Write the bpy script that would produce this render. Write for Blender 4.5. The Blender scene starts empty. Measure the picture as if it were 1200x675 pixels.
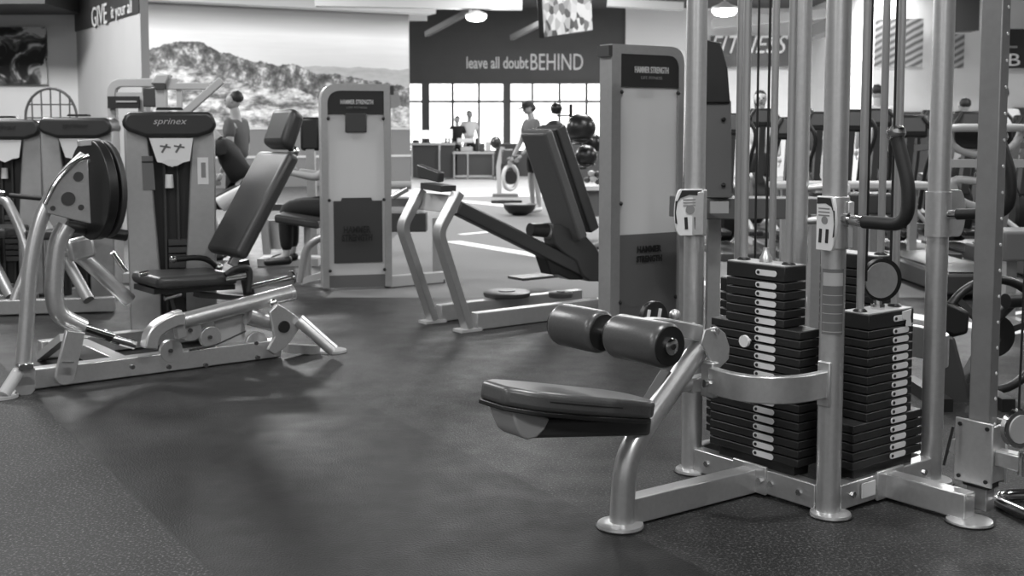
import bpy, math, random
from mathutils import Vector, Matrix
random.seed(7)
PI = math.pi
V = Vector
C = bpy.context.scene.collection
sc = bpy.context.scene

# ------------------------------------------------------------------ camera
F_PX, CX, CY, CAM_H = 1335.0, 600.0, 260.0, 1.27
PITCH = math.atan(105 / F_PX)
cd = bpy.data.cameras.new('camera')
cd.sensor_width = 36.0
cd.lens = F_PX / 1200 * 36
cd.shift_y = -(337.5 - CY) / 1200
cd.clip_start, cd.clip_end = 0.05, 300
cd.dof.use_dof = True
cd.dof.focus_distance = 3.9
cd.dof.aperture_fstop = 5.0
cam = bpy.data.objects.new('camera', cd)
cam.location = (0, 0, CAM_H)
cam.rotation_euler = (PI / 2 - PITCH, 0, 0)
C.objects.link(cam)
sc.camera = cam
# ------------------------------------------------------------------ light, exposure
sc.view_settings.view_transform = 'Standard'
sc.view_settings.look = 'None'
sc.view_settings.exposure = 0.3
sc.view_settings.gamma = 1.0
sc.view_settings.use_curve_mapping = False
w = bpy.data.worlds.new('daylight'); sc.world = w; w.use_nodes = True
w.node_tree.nodes['Background'].inputs[0].default_value = (1, 1, 1, 1)
w.node_tree.nodes['Background'].inputs[1].default_value = 3.0
def area(name, loc, sx, sy, power, rot=(0, 0, 0)):
    l = bpy.data.lights.new(name, 'AREA'); l.shape = 'RECTANGLE'; l.size = sx; l.size_y = sy; l.energy = power
    o = bpy.data.objects.new(name, l); o.location = loc; o.rotation_euler = rot; C.objects.link(o)
for i, (x, y, p) in enumerate([(-5, -2, 170), (1, -2.5, 150), (-4, 2.2, 130), (6.5, 4, 110), (-4.5, 7.6, 170), (2.5, 9.0, 130), (-7.0, 12.5, 380), (1.5, 15, 260), (8.5, 12, 340),
                               (-5.5, 20.5, 900), (0.5, 22, 330), (8, 21, 520), (0.5, 28.5, 170), (8, 27, 480)]):
    area('ceiling_light_panel', (x, y, 4.62), 1.8, 1.2, p)

area('ceiling_light_panel', (1.15, 3.1, 4.62), .7, .5, 110)

# ------------------------------------------------------------------ pixel rays -> places in the room
def ray(u, v):
    x = (u - CX) / F_PX; y = -(v - CY) / F_PX
    c, s = math.cos(PITCH), math.sin(PITCH)
    return V((x, c + y * s, -s + y * c))
O = V((0, 0, CAM_H))
def G(u, v, z=0.0):
    r = ray(u, v); return O + r * ((z - CAM_H) / r.z)
def AY(u, v, y):
    r = ray(u, v); return O + r * (y / r.y)
def D(az): return V((math.cos(math.radians(az)), math.sin(math.radians(az)), 0))
UP = V((0, 0, 1))
def PLN(u, v, P, az):
    d = D(az); n = V((-d.y, d.x, 0)); r = ray(u, v)
    return O + r * (n.dot(V((P[0], P[1], 0))) / n.dot(r))

# ------------------------------------------------------------------ materials
def lin(s):
    s = s / 255.0
    return s / 12.92 if s <= .04045 else ((s + .055) / 1.055) ** 2.4
def M(name, g, rough=.5, metal=0.0, noise=0.0, nscale=40, bump=0.0, emit=0.0, coat=0.0):
    m = bpy.data.materials.new(name); m.use_nodes = True
    nt = m.node_tree; b = nt.nodes['Principled BSDF']
    v = lin(g); b.inputs['Base Color'].default_value = (v, v, v, 1)
    b.inputs['Roughness'].default_value = rough; b.inputs['Metallic'].default_value = metal
    if coat: b.inputs['Coat Weight'].default_value = coat; b.inputs['Coat Roughness'].default_value = .15
    if emit:
        b.inputs['Emission Color'].default_value = (1, 1, 1, 1); b.inputs['Emission Strength'].default_value = emit
    if noise or bump:
        tc = nt.nodes.new('ShaderNodeTexCoord'); n = nt.nodes.new('ShaderNodeTexNoise')
        n.inputs['Scale'].default_value = nscale; n.inputs['Detail'].default_value = 4
        nt.links.new(tc.outputs['Object'], n.inputs['Vector'])
        if noise:
            r = nt.nodes.new('ShaderNodeMapRange'); r.inputs[1].default_value = .3; r.inputs[2].default_value = .7
            r.inputs[3].default_value = v * (1 - noise); r.inputs[4].default_value = v * (1 + noise)
            nt.links.new(n.outputs['Fac'], r.inputs[0]); nt.links.new(r.outputs[0], b.inputs['Base Color'])
        if bump:
            bp = nt.nodes.new('ShaderNodeBump'); bp.inputs['Strength'].default_value = bump; bp.inputs['Distance'].default_value = .002
            nt.links.new(n.outputs['Fac'], bp.inputs['Height']); nt.links.new(bp.outputs[0], b.inputs['Normal'])
    return m
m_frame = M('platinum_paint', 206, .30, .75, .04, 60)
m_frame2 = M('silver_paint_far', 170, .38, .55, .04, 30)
m_light = M('pale_grey_paint', 176, .5, .1)
m_chrome = M('chrome', 215, .14, 1)
m_rod = M('steel_guide_rod', 160, .35, .35)
m_iron = M('black_iron_plate', 36, .45, .1, .12, 90, .2)
m_label = M('white_label', 215, .5)
m_dark = M('black_hole', 22, .6)
m_rubber = M('black_rubber_grip', 32, .55, 0, .1, 80, .2)
m_vinyl = M('dark_grey_vinyl', 78, .30, 0, .06, 120, .25)
m_vinyl2 = M('charcoal_vinyl', 58, .4, 0, .06, 90, .2)
m_black = M('black_plastic', 28, .4)
m_cap = M('dark_shroud_plastic', 48, .35, 0, .04, 20)
m_grey = M('mid_grey_plastic', 100, .5)
m_dgrey = M('dark_grey_metal', 66, .45, .2)
m_placard = M('placard_paper', 222, .45)
m_white = M('white_paint', 225, .5)
m_wall = M('light_wall_paint', 196, .8, 0, .02, 3)
m_wall2 = M('mid_wall_paint', 168, .8, 0, .02, 3)
m_wallw = M('white_wall_paint', 222, .8)
m_walld = M('charcoal_wall_paint', 74, .8, 0, .03, 3)
m_ceil = M('dark_ceiling', 84, .9)
m_beam = M('pale_beam_paint', 170, .7)
m_bdark = M('dark_beam_paint', 70, .7)
m_ink = M('dark_ink', 34, .6)
m_inkg = M('grey_ink', 128, .6)
m_letter = M('pale_lettering', 200, .6)
m_sticker = M('grey_sticker', 105, .6)
m_skin = M('skin', 165, .55)
m_skin2 = M('tanned_skin', 150, .55)
m_hair = M('dark_hair', 40, .6, 0, .3, 200)
m_shirt = M('grey_cotton', 88, .85)
m_shirtd = M('dark_cotton', 34, .85)
m_shirtw = M('white_cotton', 212, .85)
m_short = M('black_cotton', 28, .85)
m_shoe = M('white_shoe', 215, .6)
m_ball = M('black_ball_rubber', 34, .32, 0, .05, 40)
m_lamp = M('lamp_diffuser', 240, .5, emit=6)
m_screen = M('bright_screen', 200, .4, emit=.9)

def frosted(name, g, alpha):
    m = bpy.data.materials.new(name); m.use_nodes = True; nt = m.node_tree; nt.nodes.remove(nt.nodes['Principled BSDF'])
    out = nt.nodes['Material Output']; mix = nt.nodes.new('ShaderNodeMixShader'); t = nt.nodes.new('ShaderNodeBsdfTransparent')
    p = nt.nodes.new('ShaderNodeBsdfPrincipled'); v = lin(g); p.inputs['Base Color'].default_value = (v, v, v, 1); p.inputs['Roughness'].default_value = .3
    mix.inputs[0].default_value = alpha
    nt.links.new(t.outputs[0], mix.inputs[1]); nt.links.new(p.outputs[0], mix.inputs[2]); nt.links.new(mix.outputs[0], out.inputs[0])
    return m
m_frost = frosted('frosted_shield', 238, .6)
m_glass = frosted('window_glass', 235, .10)

# ------------------------------------------------------------------ mesh builder
class MB:
    def __init__(s): s.v = []; s.f = []
    def add(s, vs, fs):
        o = len(s.v); s.v += [V(p) for p in vs]; s.f += [tuple(i + o for i in f) for f in fs]; return s
    def obox(s, c, X, Y, Z):
        c = V(c); vs = [c + X * a + Y * b + Z * d for a in (-.5, .5) for b in (-.5, .5) for d in (-.5, .5)]
        fs = [(0, 1, 3, 2), (4, 6, 7, 5), (0, 4, 5, 1), (2, 3, 7, 6), (0, 2, 6, 4), (1, 5, 7, 3)]
        return s.add(vs, fs)
    def box(s, c, sx, sy, sz, az=0):
        d = D(az); return s.obox(c, d * sx, V((-d.y, d.x, 0)) * sy, UP * sz)
    def sweep(s, pts, prof, up=None, closed=False):
        pts = [V(p) for p in pts]; n = len(pts); k = len(prof); vs = []; N = None
        for i in range(n):
            t = (pts[min(i + 1, n - 1)] - pts[max(i - 1, 0)]).normalized()
            if closed: t = (pts[(i + 1) % n] - pts[i - 1]).normalized()
            if up is not None: N = up.cross(t).normalized()
            elif N is None:
                a = UP if abs(t.z) < .9 else V((1, 0, 0)); N = a.cross(t).normalized()
            else: N = (N - t * N.dot(t)).normalized()
            B = t.cross(N)
            for p in prof:
                q = p(i / (n - 1)) if callable(p) else p
                vs.append(pts[i] + N * q[0] + B * q[1])
        fs = []
        m = n if closed else n - 1
        for i in range(m):
            for j in range(k):
                a = i * k + j; b = i * k + (j + 1) % k; c2 = ((i + 1) % n) * k + (j + 1) % k; d = ((i + 1) % n) * k + j
                fs.append((a, b, c2, d))
        if not closed:
            fs.append(tuple(range(k - 1, -1, -1))); fs.append(tuple((n - 1) * k + j for j in range(k)))
        return s.add(vs, fs)
    def tube(s, pts, r, seg=16, sy=1.0, closed=False):
        return s.sweep(pts, [(r * math.cos(2 * PI * j / seg), r * sy * math.sin(2 * PI * j / seg)) for j in range(seg)], closed=closed)
    def taper(s, a, b, r0, r1, seg=16):
        a, b = V(a), V(b); t = (b - a).normalized(); q = UP if abs(t.z) < .9 else V((1, 0, 0)); N = q.cross(t).normalized(); B = t.cross(N)
        vs = []
        for p, r in ((a, r0), (b, r1)):
            vs += [p + N * r * math.cos(2 * PI * j / seg) + B * r * math.sin(2 * PI * j / seg) for j in range(seg)]
        fs = [(j, (j + 1) % seg, seg + (j + 1) % seg, seg + j) for j in range(seg)] + [tuple(range(seg - 1, -1, -1)), tuple(range(seg, 2 * seg))]
        return s.add(vs, fs)
    def bar(s, pts, w, h, up=UP):      # rectangular section: w across, h along up
        return s.sweep(pts, [(-w / 2, -h / 2), (w / 2, -h / 2), (w / 2, h / 2), (-w / 2, h / 2)], up=up)
    def disc(s, c, n, r, t, seg=28):
        c = V(c); n = V(n).normalized(); return s.taper(c - n * t / 2, c + n * t / 2, r, r, seg)
    def lathe(s, c, n, prof, seg=28):   # prof: (radius, distance along n)
        c = V(c); n = V(n).normalized(); a = UP if abs(n.z) < .9 else V((1, 0, 0)); X = a.cross(n).normalized(); Y = n.cross(X)
        vs = []; k = seg
        for r, h in prof: vs += [c + n * h + X * r * math.cos(2 * PI * j / k) + Y * r * math.sin(2 * PI * j / k) for j in range(k)]
        fs = [(i * k + j, i * k + (j + 1) % k, (i + 1) * k + (j + 1) % k, (i + 1) * k + j) for i in range(len(prof) - 1) for j in range(k)]
        fs += [tuple(range(k - 1, -1, -1)), tuple((len(prof) - 1) * k + j for j in range(k))]
        return s.add(vs, fs)
    def prism(s, poly, vec):
        poly = [V(p) for p in poly]; n = len(poly); vec = V(vec)
        vs = poly + [p + vec for p in poly]
        return s.add(vs, [tuple(range(n - 1, -1, -1)), tuple(range(n, 2 * n))] + [(i, (i + 1) % n, n + (i + 1) % n, n + i) for i in range(n)])
    def ball(s, c, r, sz=1.0, seg=16, rings=10):
        return s.lathe(V(c), UP, [(max(r * math.sin(PI * i / rings), .0005), -r * sz * math.cos(PI * i / rings)) for i in range(rings + 1)], seg)
    def build(s, name, mat, parent=None, bevel=0.0, smooth=True, seg=2):
        me = bpy.data.meshes.new(name); 
        if parent is not None: inv = Matrix.Translation(-V(WL[parent.name])); org = None
        else:
            xs = [p.x for p in s.v]; ys = [p.y for p in s.v]; org = V(((min(xs) + max(xs)) / 2, (min(ys) + max(ys)) / 2, min(p.z for p in s.v))); inv = Matrix.Translation(-org)
        me.from_pydata([tuple(inv @ p) for p in s.v], [], s.f); me.materials.append(mat)
        import bmesh
        bm = bmesh.new(); bm.from_mesh(me); bmesh.ops.recalc_face_normals(bm, faces=bm.faces); bm.to_mesh(me); bm.free()
        if smooth: me.shade_smooth(); me.set_sharp_from_angle(angle=math.radians(38))
        o = bpy.data.objects.new(name, me); C.objects.link(o)
        if parent is not None: o.parent = parent; WL[o.name] = WL[parent.name]
        else: o.location = org; WL[o.name] = tuple(org)
        if bevel:
            b = o.modifiers.new('bevel', 'BEVEL'); b.width = bevel; b.segments = seg; b.limit_method = 'ANGLE'; b.angle_limit = math.radians(40)
        return o
WL = {}
def tag(o, label, cat, group=None, kind=None):
    o['label'] = label; o['category'] = cat
    if group: o['group'] = group
    if kind: o['kind'] = kind
    return o
def thing(name, label, cat, loc, group=None):
    o = bpy.data.objects.new(name, None); o.location = loc; o.empty_display_size = .1; C.objects.link(o); WL[o.name] = tuple(loc)
    return tag(o, label, cat, group)
def struct(o): o['kind'] = 'structure'; return o
def cr(pts, n=6):                       # smooth curve through points
    pts = [V(p) for p in pts]; out = []
    P = [pts[0] * 2 - pts[1]] + pts + [pts[-1] * 2 - pts[-2]]
    for i in range(1, len(P) - 2):
        for k in range(n):
            t = k / n; a, b, c, d = P[i - 1], P[i], P[i + 1], P[i + 2]
            out.append(.5 * ((2 * b) + (c - a) * t + (2 * a - 5 * b + 4 * c - d) * t * t + (3 * b - a - 3 * c + d) * t ** 3))
    out.append(pts[-1]); return out
def fillet(pts, r, n=5):                # straight runs with rounded bends
    pts = [V(p) for p in pts]; out = [pts[0]]
    for a, b, c in zip(pts, pts[1:], pts[2:]):
        k = min(r, (a - b).length * .49, (c - b).length * .49)
        p, q = b + (a - b).normalized() * k, b + (c - b).normalized() * k
        out += [(1 - t) ** 2 * p + 2 * t * (1 - t) * b + t * t * q for t in [i / n for i in range(n + 1)]]
    return out + [pts[-1]]
def text(s, name, c, width, height, az, mat, parent, shear=0.0, depth=.002, tilt=0.0, bold=0.0):
    cu = bpy.data.curves.new('lettering', 'FONT'); cu.body = s; cu.align_x = 'CENTER'; cu.align_y = 'CENTER'; cu.extrude = .01; cu.offset = bold; cu.shear = shear; cu.resolution_u = 3
    t = bpy.data.objects.new('lettering', cu); C.objects.link(t); bpy.context.view_layer.update()
    me = bpy.data.meshes.new_from_object(t.evaluated_get(bpy.context.evaluated_depsgraph_get())); C.objects.unlink(t); bpy.data.objects.remove(t)
    xs = [v.co.x for v in me.vertices]; ys = [v.co.y for v in me.vertices]
    kx = width / (max(xs) - min(xs)); ky = height / (max(ys) - min(ys)); mx = (max(xs) + min(xs)) / 2; my = (max(ys) + min(ys)) / 2
    d = D(az); n = V((d.y, -d.x, 0)); b = MB(); uz = (UP * math.cos(tilt) - n * math.sin(tilt))
    b.add([V(c) + d * (v.co.x - mx) * kx + uz * (v.co.y - my) * ky + n * (v.co.z * depth / .01) for v in me.vertices], [tuple(p.vertices) for p in me.polygons])
    bpy.data.meshes.remove(me)
    return b.build(name, mat, parent, smooth=False)
def pad(c, X, Y, Z, name, mat, parent, bev=.02):
    return MB().obox(c, X, Y, Z).build(name, mat, parent, bevel=bev, seg=3)

# ------------------------------------------------------------------ floor
def floor_material():
    m = bpy.data.materials.new('gym_flooring'); m.use_nodes = True; nt = m.node_tree; L = nt.links; N = nt.nodes
    b = N['Principled BSDF']; tc = N.new('ShaderNodeTexCoord')
    def math_(op, a, bb=None):
        n = N.new('ShaderNodeMath'); n.operation = op
        for i, x in enumerate((a, bb)):
            if x is None: continue
            if isinstance(x, (int, float)): n.inputs[i].default_value = x
            else: L.new(x, n.inputs[i])
        return n.outputs[0]
    def side(p, q, soft=.004):           # 1 on the left of p->q
        d = (q - p).normalized(); nrm = (-d.y, d.x, 0)
        vm = N.new('ShaderNodeVectorMath'); vm.operation = 'DOT_PRODUCT'; L.new(tc.outputs['Object'], vm.inputs[0]); vm.inputs[1].default_value = nrm
        r = N.new('ShaderNodeMapRange'); k = p.x * nrm[0] + p.y * nrm[1]; r.inputs[1].default_value = k - soft; r.inputs[2].default_value = k + soft
        L.new(vm.outputs['Value'], r.inputs[0]); return r.outputs[0]
    def noise(scale, det=2):
        n = N.new('ShaderNodeTexNoise'); n.inputs['Scale'].default_value = scale; n.inputs['Detail'].default_value = det
        L.new(tc.outputs['Object'], n.inputs['Vector']); return n.outputs['Fac']
    def rng(x, a, c, lo, hi):
        r = N.new('ShaderNodeMapRange'); r.inputs[1].default_value = a; r.inputs[2].default_value = c; r.inputs[3].default_value = lo; r.inputs[4].default_value = hi
        L.new(x, r.inputs[0]); return r.outputs[0]
    def mixv(f, a, c):
        n = N.new('ShaderNodeMix'); n.data_type = 'FLOAT'
        for i, x in ((0, f), (2, a), (3, c)):
            if isinstance(x, (int, float)): n.inputs[i].default_value = x
            else: L.new(x, n.inputs[i])
        return n.outputs[0]
    leftA = side(G(45, 470), G(250, 675))        # beyond the first seam
    leftB = side(G(350, 435), G(840, 675))
    speck = rng(noise(110, 2), .54, .74, 0, 1)
    cloud = rng(noise(1.1, 4), .34, .66, .68, 1.3)
    smooth_ = math_('ADD', math_('MULTIPLY', cloud, lin(35)), math_('MULTIPLY', speck, .008))
    grain = math_('ADD', math_('MULTIPLY', cloud, lin(42)), math_('MULTIPLY', speck, .10))
    inA = math_('SUBTRACT', 1, leftA)
    # left sheet = right-hand side of seam A seen from its start
    col = mixv(inA, smooth_, math_('MULTIPLY', grain, 1.25))
    col = mixv(leftB, col, grain)
    sep = N.new('ShaderNodeSeparateXYZ'); L.new(tc.outputs['Object'], sep.inputs[0])
    turf = math_('MULTIPLY', rng(noise(60, 3), .3, .7, .93, 1.07), lin(112))
    tile = math_('MULTIPLY', rng(noise(2, 2), .3, .7, .97, 1.03), lin(180))
    a = G(455, 352); bq = G(700, 352)
    far = rng(math_('ADD', sep.outputs['Y'], math_('MULTIPLY', sep.outputs['X'], 0.0)), 8.7, 8.72, 0, 1)
    right = rng(sep.outputs['X'], -1.45, -1.43, 0, 1)
    m2 = math_('MULTIPLY', far, right)
    midl = math_('MULTIPLY', math_('SUBTRACT', 1, right), far)
    col = mixv(m2, col, turf)
    col = mixv(midl, col, lin(66))
    tl = math_('MULTIPLY', rng(sep.outputs['Y'], 22.5, 22.55, 0, 1), rng(sep.outputs['X'], -3.4, -3.38, 0, 1))
    col = mixv(tl, col, tile)
    L.new(col, b.inputs['Base Color'])
    L.new(mixv(m2, mixv(inA, rng(noise(6, 3), .3, .7, .42, .56), .68), .75), b.inputs['Roughness'])
    bp = N.new('ShaderNodeBump'); bp.inputs['Strength'].default_value = .6; bp.inputs['Distance'].default_value = .004
    L.new(noise(140, 2), bp.inputs['Height']); L.new(bp.outputs[0], b.inputs['Normal'])
    b.inputs['Specular IOR Level'].default_value = .24
    return m
fl = MB().box((1.5, 17, -.05), 31.5, 46, .1).build('floor', floor_material(), smooth=False)
# bring object coordinates to world
for v in fl.data.vertices: v.co += V(fl.location)
fl.location = (0, 0, 0); struct(fl)
m_line = M('white_floor_tape', 232, .6)
def fline(pts, wid, name='trim_1'):
    b = MB(); P = [G(*p) for p in pts]
    for a, c in zip(P, P[1:]):
        d = (c - a).normalized(); n = V((-d.y, d.x, 0)) * wid / 2
        b.prism([a - n, c - n, c + n, a + n], UP * .004)
    return struct(b.build(name, m_line, smooth=False))
fline([(530, 283), (812, 330), (1196, 391)], .20)
fline([(838, 264), (1160, 290)], .26, 'trim_2')
fline([(1098, 336), (1260, 312)], .10, 'trim_3')
fline([(1112, 304), (1139, 300)], .12, 'trim_4')
fline([(1164, 372), (1260, 356)], .07, 'trim_5')
fline([(485, 231), (565, 238), (600, 242)], .28, 'trim_6')
fline([(540, 275), (592, 270)], .12, 'trim_7')
fline([(880, 294), (908, 293)], .12, 'trim_8')

# ------------------------------------------------------------------ room shell
YB = 33.0
def bx(x0, x1, y0, y1, z0, z1, name, mat):
    return struct(MB().box(((x0 + x1) / 2, (y0 + y1) / 2, (z0 + z1) / 2), x1 - x0, y1 - y0, z1 - z0).build(name, mat, smooth=False))
H = 4.8
bx(-14.2, 17.2, -5.2, YB + .4, H, H + .2, 'ceiling', m_ceil)
xl = AY(478, 0, YB).x; xr = AY(733, 0, YB).x
zt = AY(540, 95, YB).z; zb = .75
bx(-14.2, -14, -5, YB, 0, H, 'wall_outer_left', m_wall)
bx(17, 17.2, -5, YB, 0, H, 'wall_outer_right', m_wall)
bx(-14, 17, -5.2, -5, 0, H, 'wall_rear', m_wall)
# far wall with its run of windows
b = MB()
b.box(((xl - .6 + xr) / 2, YB + .1, (zt + H) / 2), xr - xl + .6, .2, H - zt)
b.box(((xl - .6 + xr) / 2, YB + .1, zb / 2), xr - xl + .6, .2, zb)
back = struct(b.build('wall_back', m_walld, smooth=False))
WL[back.name] = tuple(back.location)
def px_x(u): return AY(u, 0, YB).x
mull = [478, 498, 530, 561, 594, 624, 656, 688, 733]
k = 1
for a, c in zip(mull, mull[1:]):
    x0, x1 = px_x(a), px_x(c); wf = .06
    fr = MB()
    fr.box((x0, YB + .02, (zt + zb) / 2), .22 if a in (498, 594) else .07, .14, zt - zb)
    fr.box(((x0 + x1) / 2, YB + .02, AY(0, 119, YB).z), x1 - x0, .1, .07)
    fr.box(((x0 + x1) / 2, YB + .02, zt - .04), x1 - x0, .1, .08)
    fo = struct(fr.build('window_%d' % k, m_bdark, smooth=False))
    g = MB().box(((x0 + x1) / 2, YB + .05, (zt + zb) / 2), x1 - x0 - .02, .012, zt - zb).build('glass_pane', m_glass, fo, smooth=False)
    k += 1
# street outside: pale ground, hedge and building washed out by daylight
m_out = M('sunlit_building', 200, .9); m_hedge = M('sunlit_hedge', 150, .9, 0, .4, 3)
def grp_letter(): pass
tc_ = text('leave all doubt', 'lettering', AY(583, 73.5, YB - .02), (619 - 547) / F_PX * YB, .34, 0, m_letter, back, bold=.015)
text('BEHIND', 'lettering', AY(652.5, 72.5, YB - .02), (683 - 622) / F_PX * YB, .46, 0, m_letter, back)
# paler wall to the right of the windows, with a partly hidden sign
bx(xr, 8.7, YB - .1, YB + .2, 0, H, 'wall_back_pale', m_wallw)
bx(8.5, 17, 27.0, 27.2, 0, H, 'wall_right', m_wall)
bx(8.5, 8.7, 27.2, 33, 0, H, 'wall_return', m_wallw)
bx(11.8, 17, 26.9, 27.0, 0, 1.85, 'trim_9', m_dgrey)
bx(8.5, 11.9, 26.9, 27.0, 0, 1.75, 'trim_10', m_dgrey)
# mural wall
AZM = 26.0
pm = V((AY(480, 100, 28).x, 28, 0)); dm = D(AZM); nm = V((dm.y, -dm.x, 0))
p0 = pm - dm * 7.4
Wm = (pm - p0).length
c = (p0 + pm) / 2
struct(MB().obox(c - nm * .1 + UP * H / 2, dm * Wm, nm * .2, UP * H).build('wall_left', m_wall2, smooth=False))
ms = MB().obox(c + nm * .02 + UP * .68, dm * Wm, nm * .04, UP * 1.36).build('baseboard_left', m_grey, smooth=False); struct(ms)
for zz in (.70, 1.36):
    struct(MB().obox(c + nm * .05 + UP * zz, dm * Wm, nm * .03, UP * .05).build('trim_11', m_light, smooth=False))
struct(MB().obox(c + nm * .25 + UP * 4.45, dm * (Wm + 1), nm * .5, UP * .66).build('trim_12', m_white, smooth=False))
def mural_material():
    m = bpy.data.materials.new('mountain_mural_print'); m.use_nodes = True; nt = m.node_tree; N = nt.nodes; L = nt.links
    b = N['Principled BSDF']; b.inputs['Roughness'].default_value = .6
    tc = N.new('ShaderNodeTexCoord'); sep = N.new('ShaderNodeSeparateXYZ'); L.new(tc.outputs['UV'], sep.inputs[0])
    U, Vv = sep.outputs[0], sep.outputs[1]
    def op(o, a, bb):
        n = N.new('ShaderNodeMath'); n.operation = o
        for i, x in enumerate((a, bb)):
            if isinstance(x, (int, float)): n.inputs[i].default_value = x
            else: L.new(x, n.inputs[i])
        return n.outputs[0]
    def ramp(x, pts):
        r = N.new('ShaderNodeValToRGB'); L.new(x, r.inputs[0]); e = r.color_ramp.elements
        e[0].position = pts[0][0]; e[0].color = (pts[0][1],) * 3 + (1,); e[1].position = pts[-1][0]; e[1].color = (pts[-1][1],) * 3 + (1,)
        for p, v in pts[1:-1]: q = e.new(p); q.color = (v, v, v, 1)
        s = N.new('ShaderNodeSeparateColor'); L.new(r.outputs[0], s.inputs[0]); return s.outputs[0]
    def noise(sx, sy, det, rough=.6, off=0):
        mp = N.new('ShaderNodeMapping'); mp.inputs['Scale'].default_value = (sx, sy, 1); mp.inputs['Location'].default_value = (off, 0, 0); L.new(tc.outputs['UV'], mp.inputs[0])
        n = N.new('ShaderNodeTexNoise'); n.inputs['Scale'].default_value = 1; n.inputs['Detail'].default_value = det; n.inputs['Roughness'].default_value = rough
        L.new(mp.outputs[0], n.inputs['Vector']); return n.outputs['Fac']
    def mix(f, a, c):
        n = N.new('ShaderNodeMix'); n.data_type = 'FLOAT'
        for i, x in ((0, f), (2, a), (3, c)):
            if isinstance(x, (int, float)): n.inputs[i].default_value = x
            else: L.new(x, n.inputs[i])
        return n.outputs[0]
    # uv: u 0..1 spans the visible print, v 0 bottom .. 1 top
    ridge = ramp(U, [(0, .56), (.05, .61), (.10, .67), (.17, .70), (.24, .69), (.29, .62), (.38, .57), (.50, .52), (.56, .54), (.64, .46), (.78, .44), (.85, .41), (1, .36)])
    ridge = op('ADD', ridge, op('MULTIPLY', op('SUBTRACT', noise(26, .3, 6), .5), .09))
    sky = ramp(Vv, [(0, lin(200)), (.45, lin(205)), (.62, lin(222)), (.78, lin(246)), (.86, lin(205)), (.95, lin(140)), (1, lin(118))])
    sky = op('MULTIPLY', sky, mix(noise(3, 14, 3), .9, 1.12))
    rock = ramp(noise(26, 9, 8, .74), [(.36, lin(40)), (.46, lin(78)), (.54, lin(120)), (.62, lin(200)), (.7, lin(230))])
    field = ramp(noise(15, 13, 8, .72, 3), [(.36, lin(56)), (.45, lin(110)), (.52, lin(165)), (.62, lin(215)), (.7, lin(235))])
    fmask = op('GREATER_THAN', op('SUBTRACT', op('SUBTRACT', ridge, .20), op('MULTIPLY', op('SUBTRACT', noise(10, 3, 4), .5), .16)), Vv)
    land = mix(fmask, rock, field)
    inm = op('GREATER_THAN', ridge, Vv)
    haze = mix(op('GREATER_THAN', op('ADD', .52, op('MULTIPLY', op('SUBTRACT', noise(8, 2, 3), .5), .1)), Vv), sky, mix(noise(20, 30, 4), lin(150), lin(196)))
    L.new(mix(inm, haze, land), b.inputs['Base Color'])
    return m
zm0, zm1 = 1.39, 4.12
q0 = pm - dm * 6.45; q1 = pm - dm * .02
me = bpy.data.meshes.new('mural')
F0 = nm * .012
vs = [q0 + F0 + UP * zm0, q1 + F0 + UP * zm0, q1 + F0 + UP * zm1, q0 + F0 + UP * zm1]; vs += [v - nm * .012 for v in vs]
org = (q0 + q1) / 2 + UP * zm0
me.from_pydata([tuple(v - org) for v in vs], [], [(0, 1, 2, 3), (7, 6, 5, 4), (0, 4, 5, 1), (1, 5, 6, 2), (2, 6, 7, 3), (3, 7, 4, 0)])
uv = me.uv_layers.new(name='UVMap'); uvc = [(0, 0), (1, 0), (1, 1), (0, 1)] * 2
for poly in me.polygons:
    for li, vi in zip(poly.loop_indices, poly.vertices): uv.data[li].uv = uvc[vi]
me.materials.append(mural_material())
mo = bpy.data.objects.new('mural', me); mo.location = org; C.objects.link(mo)
tag(mo, 'wide black and white mountain landscape mural covering the left wall', 'mural')
# short wall with the word band and the wall with the picture
pn = V((-4.52, 14.0, 0)); dp = D(124.0); npil = V((-dp.y, dp.x, 0)) 
pf = pn + dp * 3.25
cw = (pn + pf) / 2
tow = -npil if (npil.dot(-cw) < 0) else npil
pill = struct(MB().obox(cw - tow * .05 + UP * H / 2, dp * 3.25, tow * .1, UP * H).build('wall_side', m_wall2, smooth=False))
struct(MB().obox(cw + tow * .008 + UP * (2.72 + .5), dp * 3.24, tow * .016, UP * 1.0).build('trim_13', m_dgrey, smooth=False))
text('GIVE', 'lettering', PLN(116, 18, pn + tow * .03, 124.0), .78, .27, 124 + 180, m_letter, pill)
text('it your all', 'lettering', PLN(142, 13, pn + tow * .03, 124.0), .95, .22, 124 + 180, m_letter, pill)
bx(-14, pf.x + .3, pf.y - .05, pf.y + .2, 0, H, 'wall_far_left', m_wall)
bx(-14, AY(80, 0, 16).x, 15.2, 16.6, AY(0, 12, 16).z, AY(0, 12, 16).z + .6, 'trim_14', m_bdark)
# framed picture on that wall
def pic_material():
    m = bpy.data.materials.new('climber_picture_print'); m.use_nodes = True; nt = m.node_tree; N = nt.nodes; L = nt.links
    b = N['Principled BSDF']; tc = N.new('ShaderNodeTexCoord'); n = N.new('ShaderNodeTexNoise'); n.inputs['Scale'].default_value = 3.2; n.inputs['Detail'].default_value = 3; n.inputs['Distortion'].default_value = 1.2
    L.new(tc.outputs['Object'], n.inputs['Vector']); r = N.new('ShaderNodeValToRGB'); L.new(n.outputs['Fac'], r.inputs[0]); e = r.color_ramp.elements
    e[0].position = .44; e[0].color = (lin(22),) * 3 + (1,); e[1].position = .58; e[1].color = (lin(190),) * 3 + (1,); q = e.new(.52); q.color = (lin(80),) * 3 + (1,)
    L.new(r.outputs[0], b.inputs['Base Color']); return m
a = AY(-25, 99, pf.y - .08); b_ = AY(54, 32, pf.y - .08)
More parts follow.
